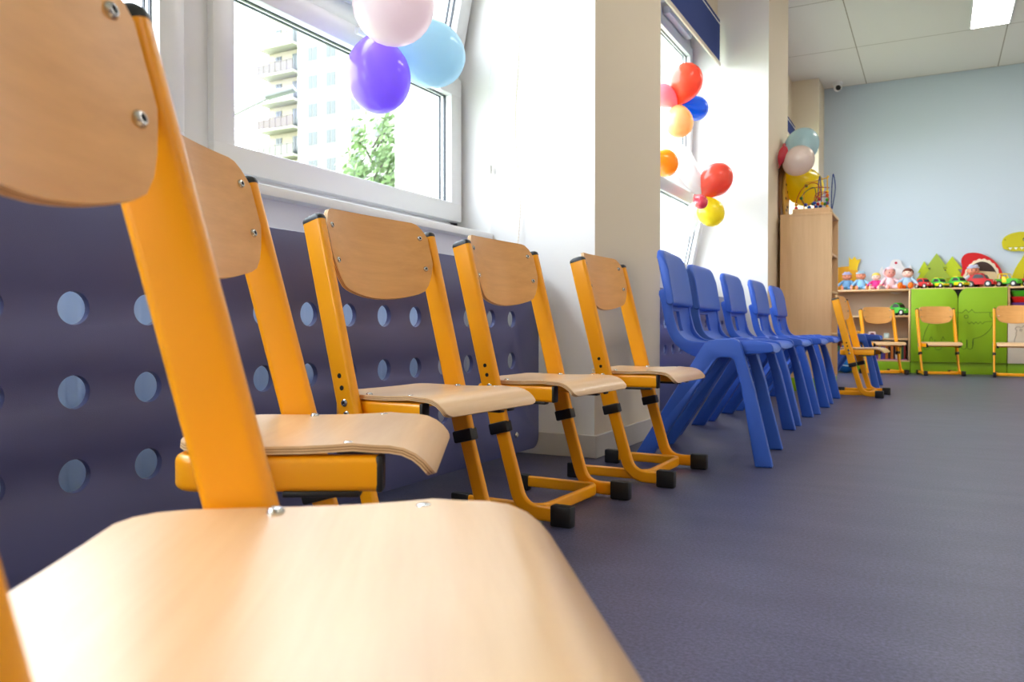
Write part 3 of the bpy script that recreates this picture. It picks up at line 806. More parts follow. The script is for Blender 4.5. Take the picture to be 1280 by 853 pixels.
def door(x0, x1, cut, m):
    r = .085; z0, z1 = .122, .897
    lp = [(x0, z0), (x1, z0)]
    if cut == 'R': lp += [(x1, z1-.12)] + [(x1-r*1.0*(1-math.cos(a)), z1-.12+.12*math.sin(a)) for a in [PI/2*k/8 for k in range(1, 9)]] + [(x0, z1)]
    elif cut == 'L': lp += [(x1, z1)] + [(x0+r*(1-math.sin(a)), z1-.12+.12*math.cos(a)) for a in [PI/2*k/8 for k in range(0, 8)]] + [(x0, z1-.12)]
    else: lp += [(x1, z1), (x0, z1)]
    return plate('door', [lp], .018, m, t, 'XZ', (0, -.011, 0), bev=.0015)
d1 = door(-w+.001, -.003, 'R', M['green']); d2 = door(.003, w-.001, 'L', M['green'])
def groove(pts, par, m, r=.0022, y=-.0205):
    bm = bmesh.new(); sweep(bm, [(x, y, z) for x, z in pts], circ(r, 6), nrm=(0, 1, 0)); return obj('engraved_line', bm, m, par)
zz = lambda x0, x1, z, h, n: [(x0+(x1-x0)*i/(2*n), z+(h if i % 2 else 0)) for i in range(2*n+1)]
groove([(.003, .642), (.04, .642), (.07, .675), (.095, .642), (.125, .675), (.15, .642), (.31, .642), (w-.01, .642)], d2, M['green_dark'])
groove(circle_loop(.075, .6, .018, 14)+[(.093, .6)], d2, M['green_dark'])
groove(zz(.085, .24, .545, -.022, 4)+[(.27, .548), (.32, .548)], d2, M['green_dark'])
groove(spline([(.32, .548), (.29, .47), (.22, .40), (.14, .37)], 6, closed=False)+[(.14, .30)], d2, M['green_dark'])
groove(spline([(.285, .642), (.29, .60), (.33, .565)], 6, closed=False), d2, M['green_dark'])
for x in (.03, .085): groove([(x, .36), (x, .29)]+[(x+.025-.025*math.cos(a), .29-.028*math.sin(a)) for a in [PI*k/8 for k in range(9)]]+[(x+.05, .36)], d2, M['green_dark'])
groove([(-.003, .642), (-.05, .642), (-.16, .64)]+spline([(-.25, .56), (-.30, .45), (-.32, .36)], 5, closed=False)+[(-.32, .30)], d1, M['green_dark'])
for x in (-.32, -.21): groove([(x, .36), (x, .29)]+[(x+.03-.03*math.cos(a), .28-.028*math.sin(a)) for a in [PI*k/8 for k in range(9)]]+[(x+.06, .36), (x+.075, .39), (x+.09, .36)], d1, M['green_dark'])
t, w = cab(.645, 1.52, 'low cabinet at the right edge with trays above a cream door')
part('plinth', M['green'], t, -w, w, 0, .3, 0, .119)
part('shelf', M['beech_panel'], t, -w+.018, w-.018, .01, .345, .60, .618)
d3 = plate('door', [[(-w+.001, .122), (-.003, .122), (-.003, .60), (-w+.001, .60)]], .018, M['cream_lam'], t, 'XZ', (0, -.011, 0), bev=.0015)
d4 = plate('door', [[(.003, .122), (w-.001, .122), (w-.001, .60), (.003, .60)]], .018, M['cream_lam'], t, 'XZ', (0, -.011, 0), bev=.0015)
groove(spline([(-.37, .42), (-.36, .455), (-.375, .475), (-.35, .495), (-.32, .487), (-.30, .505), (-.27, .495), (-.24, .51)], 4, closed=False), d3, M['cream_line'])
groove(circle_loop(-.325, .46, .010, 10), d3, M['cream_line'])
groove(spline([(-.375, .30), (-.38, .36), (-.36, .42)], 4, closed=False), d3, M['cream_line'])
for i, (r, g, b, nm) in enumerate(((240, 120, 20, 'orange'), (110, 60, 150, 'purple'), (215, 20, 20, 'red'), (70, 180, 30, 'green'))):
    z = .619+.062*i
    t = thing('toy_tray', '%s plastic tray in the stack inside the right-hand cabinet%s' % (nm, {0: ', bottom of the stack', 3: ', top of the stack'}.get(i, '')), 'tray', (.90, 9.72, z), 0, 'stacked coloured trays')
    bm = bmesh.new(); R = rrect(.44, .28, .02, 3); R2 = rrect(.42, .26, .02, 3)
    loft(bm, [[(x*.96, y*.96, 0) for x, y in R2], [(x, y, .05) for x, y in R], [(x*1.02, y*1.02, .052) for x, y in R], [(x*1.02, y*1.02, .058) for x, y in R], [(x*.97, y*.97, .058) for x, y in R], [(x*.93, y*.93, .006) for x, y in R2]])
    obj('tray_body', bm, cm(r, g, b, .35), t)

# books on the bottom shelf of the open cabinet
random.seed(11)
x = -1.07; BC = [(150, 40, 40), (40, 90, 60), (60, 70, 150), (220, 190, 60), (230, 225, 215), (180, 40, 60), (110, 60, 140), (50, 120, 130), (60, 50, 50), (200, 110, 40)]
CN = ['dark red', 'dark green', 'blue', 'yellow', 'white', 'crimson', 'purple', 'teal', 'dark grey', 'orange']
prev = -1; cnt = {}
blist = []
while x < -.30:
    w_ = random.uniform(.012, .028); k = random.randrange(10)
    while k == prev: k = random.randrange(10)
    blist.append((x, w_, k, random.uniform(.14, .19), random.uniform(.0, .02))); prev = k; x += w_+.0015
for i, (x, w_, k, h_, dy) in enumerate(blist):
    nb = 'first from the left' if i == 0 else 'between %s and %s' % (CN[blist[i-1][2]], CN[blist[i+1][2]]) if i+1 < len(blist) else 'last one'
    place = 'far left' if x < -.9 else 'left part' if x < -.72 else 'middle' if x < -.54 else 'right part' if x < -.4 else 'right end'
    t = thing('book', '%s book %s, %s of the bottom shelf' % (CN[k], nb, place), 'book', (x+w_/2, 9.58+dy, .1455), 0, 'books on the bottom shelf')
    bm = bmesh.new(); hw_ = w_/2; d = .13
    box(bm, -hw_, -hw_+.002, 0, d, 0, h_); box(bm, hw_-.002, hw_, 0, d, 0, h_); box(bm, -hw_, hw_, 0, .002, 0, h_)
    obj('cover', bm, cm(*BC[k], .5), t)
    bm = bmesh.new(); box(bm, -hw_+.002, hw_-.002, .003, d-.004, .003, h_-.003); obj('pages', bm, cm(235, 228, 210, .8), t)
bm = bmesh.new(); box(bm, -1.08, -.275, 9.565, 9.80, .1385, .1452, .002)
tag(obj('shelf_mat', bm, cm(150, 70, 160, .6)), 'purple mat lining the bottom shelf under the books', 'mat')

def card(x, z, wv, hv, c, c2, lab, shape='disc'):
    t = thing('picture_card', lab, 'card', (x, 9.66, z), 0, 'picture cards standing on the middle shelf')
    bm = bmesh.new(); box(bm, -wv/2, wv/2, -.012, .012, 0, hv, .003); obj('block', bm, cm(*c, .5), t)
    if shape == 'disc': plate('picture', [circle_loop(0, hv/2, min(wv, hv)*.33, 18)], .003, cm(*c2, .5), t, 'XZ', (0, -.0135, 0))
    else: plate('picture', [[(-wv*.3, hv*.15), (wv*.3, hv*.15), (0, hv*.85)]], .003, cm(*c2, .5), t, 'XZ', (0, -.0135, 0))
card(-.622, .3705, .072, .072, (236, 214, 214), (120, 50, 50), 'white picture card with a dark red round picture on the middle shelf')
card(-.478, .3705, .05, .055, (190, 220, 224), (214, 236, 238), 'pale blue picture card on the middle shelf, right of the red picture')
card(-.755, .3705, .06, .08, (240, 170, 30), (70, 40, 20), 'orange picture card with a small dark triangle on the middle shelf', 'tri')

# ---------------------------------------------------------------- toy cars
def toy_car(loc, rz, L, W_, H_, body, roof, label, kind='car', trim=None):
    t = thing('toy_car', label, 'toy car', loc, rz, 'toy cars on the low cabinets')
    l, w, h = L/2, W_/2, H_
    if kind == 'beetle': prof = [(-l, .22*h), (-l*.99, .42*h), (-l*.80, .60*h), (-l*.55, .85*h), (-l*.25, h), (l*.08, h), (l*.30, .84*h), (l*.46, .60*h), (l*.80, .54*h), (l*.97, .38*h), (l, .2*h)]
    elif kind == 'jeep': prof = [(-l, .25*h), (-l, .62*h), (-l*.2, .62*h), (-l*.15, .60*h), (l*.1, .62*h), (l*.15, .66*h), (l*.9, .60*h), (l, .5*h), (l, .25*h)]
    else: prof = [(-l, .25*h), (-l, .55*h), (-l*.86, .66*h), (-l*.62, .95*h), (-l*.4, h), (l*.1, h), (l*.34, .88*h), (l*.50, .62*h), (l*.92, .52*h), (l, .42*h), (l, .25*h)]
    rings = []
    for q, k in ((-1, .90), (-.97, .96), (-.82, 1), (.82, 1), (.97, .96), (1, .90)):
        rings.append([(x*(.96 if abs(q) == 1 else 1), w*q*(1-.12*max(0, z/h-.55)/.45), .2*h+(z-.2*h)*k) for x, z in prof])
    bm = bmesh.new(); loft(bm, rings); b = obj('body', bm, cm(*body, .55), t)
    # windows
    if kind != 'jeep':
        for s in (-1, 1):
            bm = bmesh.new(); xa = -.55 if kind == 'car' else -.5
            pts = [(l*xa, .64*h), (l*.38, .64*h), (l*.22, .86*h), (l*-.02, .92*h), (l*-.32, .92*h)]
            yy = lambda z: s*(w*(1-.12*max(0, z/h-.55)/.45)+.0008)
            loft(bm, [[(x, yy(z)-s*.003, z) for x, z in pts], [(x, yy(z), z) for x, z in pts]]); obj('side_window', bm, M['black_plastic'], b)
        bm = bmesh.new(); a = (l*.36, .86*h) if kind == 'car' else (l*.31, .85*h); c = (l*.50, .64*h) if kind == 'car' else (l*.45, .63*h)
        loft(bm, [[(a[0], -w*.75, a[1]), (a[0], w*.75, a[1]), (c[0], w*.8, c[1]), (c[0], -w*.8, c[1])], [(a[0]+.003, -w*.75, a[1]+.002), (a[0]+.003, w*.75, a[1]+.002), (c[0]+.003, w*.8, c[1]+.002), (c[0]+.003, -w*.8, c[1]+.002)]]); obj('windscreen', bm, M['black_plastic'], b)
        if roof != body:
            bm = bmesh.new(); box(bm, -l*.45, l*.12, -w*.82, w*.82, h*.985, h*1.06, .003); obj('roof', bm, cm(*roof, .3), t)
    else:
        bm = bmesh.new()
        for s in (-1, 1):
            sweep(bm, arc2([(-l*.75, s*w*.85, .6*h), (-l*.72, s*w*.85, h), (l*.0, s*w*.85, h), (l*.18, s*w*.85, .62*h)], .01, 4), circ(.004, 8), nrm=(0, 1, 0))
        for x in (-l*.72, 0): sweep(bm, [(x, -w*.85, h), (x, w*.85, h)], circ(.004, 8), nrm=(0, 0, 1))
        obj('roll_bar', bm, cm(*roof, .35), t)
        bm = bmesh.new(); box(bm, -l*.45, -l*.1, -w*.7, w*.7, .5*h, .8*h, .006); obj('bench', bm, cm(*(trim or roof), .4), t)
        for s in (-1, 1):
            bm = bmesh.new(); box(bm, -l*.35, l*.02, s*w-.003, s*w+.003, .34*h, .62*h, .002); obj('door', bm, cm(*(trim or roof), .4), t)
    if kind == 'car' and trim:
        for s in (-1, 1):
            bm = bmesh.new(); box(bm, -l*.2, l*.99, s*w*.97-.003, s*w*.97+.003, .26*h, .50*h, .002); obj('side_stripe', bm, cm(*trim, .3), b)
        bm = bmesh.new(); box(bm, l*.985, l*1.02, -w*.8, w*.8, .26*h, .44*h, .003); obj('bumper', bm, cm(*trim, .3), b)
    r = h*.235
    for sx in (-.6, .62):
        for s in (-1, 1):
            bm = bmesh.new()
            lathe(bm, [(0, 0), (r*.55, 0), (r*.6, .004), (r*.92, .004), (r, 0), (r, -.018), (0, -.018)], 18, 'Y', (l*sx, 0, r))
            for v in bm.verts: v.co.y = s*(v.co.y+w+.004)
            wh = obj('wheel', bm, M['black_plastic'], t)
            bm = bmesh.new(); lathe(bm, [(0, .006), (r*.3, .005), (r*.52, .002), (r*.52, -.003), (0, -.003)], 14, 'Y', (l*sx, 0, r))
            for v in bm.verts: v.co.y = s*(v.co.y+w+.004)
            obj('hubcap', bm, cm(225, 225, 225, .3), wh)
    for s in (-1, 1):
        bm = bmesh.new(); ball(bm, (l*.965, s*w*.62, .43*h), (.005, .009, .009), 10); obj('headlight', bm, cm(235, 235, 220, .2), b)
    return t
ZT = HC+.0005
RED = (212, 24, 20); GRN = (70, 196, 40); YEL = (250, 216, 0)
toy_car((-.120, 9.66, ZT), -.75, .165, .085, .112, RED, RED, 'small red toy car with dark windows, leftmost car on the cabinet top')
toy_car((.030, 9.66, ZT), -.75, .175, .088, .108, GRN, YEL, 'green toy car with yellow stripe, just right of the small red car', trim=YEL)
toy_car((.210, 9.66, ZT), -.75, .195, .09, .118, GRN, YEL, 'green toy car with yellow stripe, left of the seated doll', trim=YEL)
toy_car((.410, 9.65, ZT), -.38, .270, .105, .148, (206, 6, 12), (206, 6, 12), 'large round red toy car in front of the seated doll', 'beetle')
toy_car((.655, 9.66, ZT), -.5, .225, .10, .135, (74, 184, 16), YEL, 'green toy jeep with yellow door and roll bars', 'jeep', YEL)
toy_car((.885, 9.66, ZT), -.5, .225, .10, .135, (214, 20, 30), (40, 60, 50), 'red toy jeep with blue door at the right edge', 'jeep', (30, 90, 190))
toy_car((-.36, 9.68, .6185), -.6, .205, .095, .140, (70, 190, 40), (70, 190, 40), 'round green toy car on the upper shelf of the open cabinet', 'beetle')

# ---------------------------------------------------------------- dolls
def doll(loc, rz, s, skin, suit, hat, label, hair=None, vest=None, legs=None, hatkind='band', feet=None):
    s *= 1.08
    t = thing('doll', label, 'doll', loc, rz, 'soft dolls sitting on the low cabinets')
    sk = cm(*skin, .55); su = cm(*suit, .85, bump=.3, bscale=300)
    def P(*p): return tuple(s*q for q in p)
    # sits facing local -Y
    bm = bmesh.new(); ball(bm, P(0, .0, .052), P(.045, .036, .052), 16); ball(bm, P(0, .004, .088), P(.034, .028, .026), 14)
    obj('body', bm, su, t)
    bm = bmesh.new(); ball(bm, P(0, -.004, .142), P(.042, .040, .041), 20); ball(bm, P(0, -.040, .136), P(.0055, .006, .005), 8)
    for q in (-1, 1): ball(bm, P(q*.041, .0, .138), P(.006, .007, .010), 8); ball(bm, P(q*.020, -.030, .130), P(.014, .010, .011), 10)
    hd = obj('head', bm, sk, t, 60)
    bm = bmesh.new()
    for q in (-1, 1): ball(bm, P(q*.015, -.0405, .146), P(.0042, .0025, .0055), 8)
    obj('eyes', bm, cm(40, 50, 80, .2), hd)
    bm = bmesh.new(); ball(bm, P(0, -.0415, .124), P(.007, .0025, .0022), 8); obj('mouth', bm, cm(196, 70, 70, .4), hd)
    if hair:
        bm = bmesh.new(); vs = ball(bm, P(0, .004, .150), P(.047, .045, .042), 20)
        kill = [v for v in vs if v.co.y < -s*.010 and v.co.z < s*.160]
        bmesh.ops.delete(bm, geom=kill, context='VERTS')
        for k in range(5): ball(bm, P(-.024+.012*k, -.034+abs(k-2)*.003, .170-abs(k-2)*.003), P(.010, .009, .009), 8)
        obj('hair', bm, cm(*hair, .8), hd)
    if hatkind == 'band':
        bm = bmesh.new()
        n = 26
        rings = [[(s*.045*math.cos(a)*k, s*(.043*math.sin(a)*k)-.004*s, s*z) for a in [2*PI*i/n for i in range(n)]] for k, z in ((.95, .160), (1.02, .162), (1.0, .172), (.88, .174))]
        loft(bm, rings, cap=False)
        for q in (-1, 1): ball(bm, P(q*.016, -.030, .180), P(.016, .009, .010), 10)
        ball(bm, P(0, -.034, .179), P(.006, .006, .006), 8)
        obj('headband', bm, cm(*hat, .8), hd)
    elif hatkind == 'bonnet':
        bm = bmesh.new(); vs = ball(bm, P(0, .006, .148), P(.050, .048, .048), 20)
        kill = [v for v in vs if v.co.y < -s*.018 and v.co.z < s*.172]
        bmesh.ops.delete(bm, geom=kill, context='VERTS'); obj('bonnet', bm, cm(*hat, .85), hd)
    if vest:
        bm = bmesh.new(); ball(bm, P(0, -.003, .060), P(.047, .038, .040), 16); 
        for q in (-1, 1): limb(bm, P(q*.020, -.034, .085), P(q*.020, -.010, .112), s*.006, s*.006, 8)
        obj('dungarees', bm, cm(*vest, .85), t)
    for q in (-1, 1):
        bm = bmesh.new(); limb(bm, P(q*.034, 0, .092), P(q*.066, -.020, .066), s*.015, s*.013); limb(bm, P(q*.066, -.020, .066), P(q*.082, -.036, .046), s*.013, s*.011)
        ar = obj('arm', bm, su, t)
        bm = bmesh.new(); ball(bm, P(q*.087, -.041, .040), P(.011, .011, .010), 10)
        for k in range(4): limb(bm, P(q*(.088+.002*k), -.046+.005*k, .038), P(q*(.093+.002*k), -.053+.006*k, .033), s*.0035, s*.003, 6)
        limb(bm, P(q*.082, -.048, .043), P(q*.078, -.055, .041), s*.0035, s*.003, 6)
        obj('hand', bm, sk, ar)
        bm = bmesh.new(); limb(bm, P(q*.022, -.010, .022), P(q*.036, -.060, .021), s*.020, s*.016); limb(bm, P(q*.036, -.060, .021), P(q*.042, -.088, .018), s*.016, s*.014)
        lg = obj('leg', bm, cm(*(legs or vest or suit), .85), t)
        bm = bmesh.new(); k = feet[1] if feet else 1; ball(bm, P(q*.043, -.104, .021*k**.5), P(.013*k, .012*k, .020*k**.6), 12); obj('foot', bm, cm(*feet[0], .8) if feet else sk, lg)
    return t
SK = (232, 150, 116)
doll((-.890, 9.72, ZT), .1, 1.02, SK, (120, 170, 214), (190, 190, 226), 'baby doll in blue with a lilac headband, leftmost doll')
doll((-.745, 9.71, ZT), .15, 1.05, SK, (150, 200, 236), (176, 206, 226), 'baby doll in light blue with a pale blue headband, second doll from the left')
doll((-.590, 9.70, ZT), -.1, .92, (250, 214, 196), (226, 60, 140), (250, 220, 80), 'blonde rag doll with a bright pink top', hair=(246, 214, 96), hatkind='none', legs=(240, 180, 200))
doll((-.455, 9.72, ZT), .35, 1.18, (236, 160, 146), (248, 214, 222), (250, 206, 216), 'doll in a pink romper and pink bonnet, tallest of the dolls', hatkind='bonnet')
doll((-.275, 9.71, ZT), -.15, 1.12, (248, 204, 186), (160, 190, 214), (110, 50, 30), 'brown haired rag doll with round orange feet', hair=(112, 52, 30), hatkind='none', legs=(246, 120, 10), feet=((246, 120, 10), 1.9))
doll((.345, 9.82, ZT), .1, 1.22, SK, (206, 216, 232), (196, 200, 226), 'baby doll in red dungarees sitting behind the large red toy car', vest=(196, 24, 36))
t = thing('soft_toy', 'deep pink soft cushion toy between the pink doll and the brown haired doll', 'toy', (-.355, 9.76, ZT))
bm = bmesh.new(); ball(bm, (0, 0, .052), (.045, .035, .054), 16); obj('body', bm, cm(222, 96, 120, .9), t)
bm = bmesh.new(); ball(bm, (.02, -.02, .105), (.025, .02, .02), 12); obj('head', bm, cm(236, 150, 160, .9), t)

# ---------------------------------------------------------------- cut-out wall decorations standing behind the toys
YW = YF-.022
def deco(name, label, cat, x, z=ZT): return thing(name, label, cat, (x, YW, z))
t = deco('tree_cutout', 'green cut-out of three stepped fir trees on the blue wall', 'wall decoration', .0)
def fir(cx, w, h, z0=0):
    return [(cx-w, z0), (cx-w*.50, z0+h*.30), (cx-w*.80, z0+h*.30), (cx-w*.32, z0+h*.60), (cx-w*.60, z0+h*.60), (cx, z0+h), (cx+w*.60, z0+h*.60), (cx+w*.32, z0+h*.60), (cx+w*.80, z0+h*.30), (cx+w*.50, z0+h*.30), (cx+w, z0)]
plate('light_tree', [fir(-.120, .105, .315)], .012, cm(186, 204, 30), t, 'XZ', (0, .008, 0))
plate('light_tree', [fir(.150, .165, .355)], .012, cm(186, 204, 30), t, 'XZ', (0, .008, 0))
plate('middle_tree', [fir(0, .175, .395)], .014, cm(160, 182, 62), t, 'XZ', (0, -.006, 0))
t = deco('hood_cutout', 'red rounded cut-out with a dark arch and cream panel, scalloped white edge', 'wall decoration', .40); t.location.y -= .022
plate('red_board', [spline([(-.245, .01), (-.12, .0), (.1, 0), (.225, .0), (.225, .10), (.20, .20), (.13, .30), (.03, .365), (-.06, .385), (-.13, .37), (-.165, .31), (-.155, .22), (-.175, .12), (-.215, .05)], 6)], .014, cm(206, 8, 18), t, 'XZ', (0, .006, 0))
edge = [(.175*math.cos(a)*(1+.025*math.cos(a*22))+.025, .06+.255*math.sin(a)*(1+.02*math.cos(a*22))) for a in [PI*k/80-.15 for k in range(0, 89)]]
plate('scalloped_edge', [edge], .006, cm(240, 226, 200), t, 'XZ', (0, -.004, 0))
plate('dark_arch', [[(.150*math.cos(a)+.025, .06+.225*math.sin(a)) for a in [PI*k/30 for k in range(31)]]], .005, cm(58, 36, 30), t, 'XZ', (0, -.0095, 0))
plate('cream_panel', [[(.175, .0), (.172, .09), (.165, .145), (.15, .17), (.02, .185), (-.1, .165), (-.125, .10), (-.13, .0)]], .004, cm(232, 208, 164), t, 'XZ', (0, -.0135, 0))
t = deco('dinosaur_cutout', 'yellow green dinosaur cut-out with white teeth on the wall at the right edge', 'wall decoration', .80)
plate('dinosaur_board', [spline([(-.185, .44), (-.190, .49), (-.165, .54), (-.10, .575), (0, .585), (.12, .55), (.20, .45), (.24, .30), (.28, .1), (.29, 0), (-.10, 0), (-.11, .06), (-.07, .20), (-.01, .31), (.01, .37), (-.03, .385), (-.09, .385), (-.14, .40), (-.172, .415)], 5)], .016, cm(206, 196, 12), t, 'XZ', (0, .006, 0))
plate('eye', [circle_loop(.015, .505, .020, 18)], .004, cm(40, 34, 24), t, 'XZ', (0, -.004, 0))
plate('eye_highlight', [circle_loop(.010, .503, .007, 12)], .003, cm(240, 240, 230), t, 'XZ', (0, -.0075, 0))
plate('nostril', [circle_loop(-.163, .508, .006, 12)], .004, cm(120, 100, 10), t, 'XZ', (0, -.004, 0))
for x in (-.115, -.065, -.012): plate('tooth', [[(x-.018, .424), (x+.018, .424), (x, .398)]], .004, cm(244, 244, 236), t, 'XZ', (0, -.004, 0))
bm = bmesh.new(); sweep(bm, [(-.15, -.003, .428), (.03, -.003, .428)], circ(.0018, 6), nrm=(0, 1, 0)); obj('mouth_line', bm, cm(140, 130, 10), t)
t = deco('mirror_cutout', 'white crown shaped cut-out with a small red gem, behind the dolls', 'wall decoration', -.40)
plate('crown_board', [spline([(-.16, 0), (-.17, .12), (-.165, .22), (-.14, .27), (-.125, .235), (-.07, .27), (-.045, .33), (0, .345), (.045, .33), (.07, .27), (.125, .235), (.14, .28), (.165, .22), (.17, .12), (.165, .0)], 5)], .014, cm(226, 224, 226), t, 'XZ', (0, .006, 0))
plate('oval_face', [circle_loop(0, .10, .125, 30, ry=.145)], .005, cm(238, 236, 238), t, 'XZ', (0, -.004, 0))
plate('gem', [circle_loop(0, .305, .014, 14)], .005, cm(196, 40, 60), t, 'XZ', (0, -.004, 0))
t = deco('bird_cutout', 'yellow cut-out with a three pointed crown, left of the white crown on the wall', 'wall decoration', -.86)
plate('yellow_board', [spline([(-.22, 0), (-.22, .15), (-.18, .26), (-.05, .285), (.03, .27), (.08, .22), (.15, .12), (.24, .0)], 6)], .014, cm(244, 178, 8), t, 'XZ', (0, .006, 0))
plate('crown_points', [[(-.025, .245), (-.025, .39), (.005, .36), (.035, .395), (.055, .355), (.10, .365), (.075, .30), (.06, .235)]], .008, cm(250, 208, 0), t, 'XZ', (0, -.006, 0))

# ball and bottle on the floor near the open shelf
t = thing('toy_ball', 'blue ball with a pale stripe on the floor beside the green plinth', 'ball', (-.86, 9.30, .115))
bm = bmesh.new(); ball(bm, (0, 0, 0), .115, 28); s_ = obj('ball_skin', bm, cm(20, 110, 190, .3), t)
bm = bmesh.new(); lathe(bm, [(.1135, .020), (.1165, .017), (.117, .010), (.1145, .006)], 32); o = obj('stripe', bm, cm(190, 220, 235, .3), s_); o.rotation_euler = (.4, .2, 0)

# ---------------------------------------------------------------- ceiling fixtures
lamp_mat = mat('lamp_panel', (1, .94, .86, 1), .5, emit=22)
def ceiling_light(loc, lab, first=None):
    if first: return dup(first, loc, 0, lab)
    t = thing('ceiling_light', lab, 'ceiling light', loc, 0, 'rectangular ceiling lights')
    bm = bmesh.new()
    for a in ((-.165, -.150, -.64, .64), (.150, .165, -.64, .64), (-.15, .15, -.64, -.625), (-.15, .15, .625, .64)): box(bm, *a, -.012, -.0005, .002)
    obj('rim', bm, M['pvc'], t)
    bm = bmesh.new(); box(bm, -.149, .149, -.624, .624, -.007, -.001); obj('diffuser', bm, lamp_mat, t)
    return t
l0 = ceiling_light((.415, 7.915, CEIL), 'rectangular white ceiling light glowing at the top right corner')
for x, y in ((2.95, .0), (.415, 3.96), (2.95, 3.96), (2.95, 7.915)):  # unseen lamps added out of view to fill the room with light
    if 1:
        if 1: 
            l = ceiling_light((x, y, CEIL), 'added unseen rectangular ceiling light above the right side of the room' if x > 1 else 'added unseen rectangular ceiling light above the blue chairs', l0)
t = thing('security_camera', 'small white dome security camera in the ceiling corner', 'camera', (-1.0, 9.72, CEIL))
bm = bmesh.new(); lathe(bm, [(0, 0), (.055, 0), (.055, -.02), (.045, -.03), (0, -.03)], 24); obj('mount', bm, M['pvc'], t)
bm = bmesh.new(); ball(bm, (0, 0, -.055), .045, 20); hd = obj('housing', bm, M['pvc'], t)
bm = bmesh.new(); lathe(bm, [(0, 0), (.028, 0), (.030, -.008), (.022, -.022), (0, -.03)], 18); bmesh.ops.transform(bm, matrix=Matrix.Translation((.012, -.030, -.066)) @ Matrix.Rotation(-1.05, 4, 'X') @ Matrix.Rotation(.25, 4, 'Y'), verts=bm.verts); obj('lens', bm, M['black_plastic'], hd)

# ---------------------------------------------------------------- outside
bm = bmesh.new(); box(bm, -120, -1.82, -40, 140, -4.2, -4); struct(obj('ground', bm, mat('lawn', srgb(150, 160, 120), .9, var=.2, vscale=.5)))
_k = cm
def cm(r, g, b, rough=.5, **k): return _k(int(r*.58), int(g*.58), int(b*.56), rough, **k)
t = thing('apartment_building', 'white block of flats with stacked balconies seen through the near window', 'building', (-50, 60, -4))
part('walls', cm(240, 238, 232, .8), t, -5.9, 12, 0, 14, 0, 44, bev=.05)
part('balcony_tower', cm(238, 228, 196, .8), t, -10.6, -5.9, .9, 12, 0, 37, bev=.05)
zb = 2.75
for k in range(0, 13):
    z = 4.15+zb*k-1.55
    if z+2 > 37: break
    bm = bmesh.new(); box(bm, -10.7, -5.9, -.6, .9, z-.25, z, .03); b = obj('balcony', bm, cm(236, 232, 214, .8), t)
    c = [(150, 140, 134), (196, 190, 184), (170, 166, 160), (150, 136, 130), (228, 226, 220)][k % 5]
    bm = bmesh.new(); box(bm, -10.65, -5.95, -.58, -.53, z+.05, z+.95)
    for i in range(7): box(bm, -10.65+i*.77, -10.58+i*.77, -.62, -.55, z, z+1.05)
    box(bm, -10.68, -5.92, -.62, -.54, z+1.0, z+1.06)
    obj('railing', bm, cm(*c, .7), b)
    for xw in (-9.2, -6.9):
        bm = bmesh.new(); box(bm, xw-.42, xw+.42, .84, .92, z+.1, z+2.1); wn = obj('window', bm, cm(150, 156, 150, .3), t)
        bm = bmesh.new(); box(bm, xw-.34, xw-.04, .80, .85, z+.2, z+2.0); box(bm, xw+.04, xw+.34, .80, .85, z+.2, z+2.0); obj('pane', bm, cm(110, 122, 124, .2), wn)
for k in range(0, 14):
    z = 4.15+zb*k-1.3+.35
    for xw in (-3.9, -1.6, 1.4, 4.2):
        bm = bmesh.new(); box(bm, xw-.62, xw+.62, -.03, .05, z, z+1.4); wn = obj('window', bm, cm(150, 150, 148, .4), t)
        bm = bmesh.new(); box(bm, xw-.52, xw-.06, -.05, -.02, z+.1, z+1.3); box(bm, xw+.05, xw+.52, -.05, -.02, z+.1, z+1.3); obj('pane', bm, cm(110, 120, 122, .2), wn)
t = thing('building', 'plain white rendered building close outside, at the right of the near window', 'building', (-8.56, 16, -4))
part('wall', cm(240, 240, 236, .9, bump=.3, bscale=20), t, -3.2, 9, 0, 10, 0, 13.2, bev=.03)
part('roof_edge', cm(200, 200, 196, .7), t, -3.35, 9.15, -.15, 10.1, 13.2, 13.5, bev=.03)
# tree
def tree(loc, h, r, seed, label):
    rnd = random.Random(seed); t = thing('tree', label, 'tree', loc)
    bm = bmesh.new(); sweep(bm, [(0, 0, 0), (.1, 0, h*.35), (.0, .1, h*.8)], circ(.14, 10), nrm=(0, 1, 0))
    tips = []
    for k in range(16):
        a = rnd.uniform(0, 2*PI); z = h*rnd.uniform(.35, .95); l = r*rnd.uniform(.5, 1)*(1.1-z/h*.5)
        tip = (l*math.cos(a), l*math.sin(a), z+l*.5); tips.append(tip)
        sweep(bm, [(0, 0, z-.3), (l*.5*math.cos(a), l*.5*math.sin(a), z+.1), tip], circ(.035, 6), nrm=(0, 0, 1))
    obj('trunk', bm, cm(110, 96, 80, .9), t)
    bm = bmesh.new()
    for k in range(7500):
        tp = tips[rnd.randrange(len(tips))]; q = Vector((rnd.gauss(0, .38), rnd.gauss(0, .38), rnd.gauss(0, .34)))*r*.8
        c = Vector(tp)*rnd.uniform(.75, 1.05)+q*.6 if k % 3 else Vector((0, 0, h*.7))+q*1.5
        n = Vector((rnd.uniform(-1, 1), rnd.uniform(-1, 1), rnd.uniform(-1, 1))).normalized(); u = n.orthogonal().normalized(); v = n.cross(u); s = rnd.uniform(.05, .11)
        bm.faces.new([bm.verts.new(c+u*s*1.5), bm.verts.new(c+v*s*.7+n*s*.2), bm.verts.new(c-u*s*1.5), bm.verts.new(c-v*s*.7-n*s*.1)])
    o = obj('foliage', bm, mat('leaf_'+str(seed), srgb(98, 124, 72), .6, var=.25, vscale=2), t, recalc=False); o['kind'] = 'stuff'
    return t
tree((-16.0, 20.6, -4), 11.2, 1.25, 3, 'leafy green tree outside, in front of the block of flats')
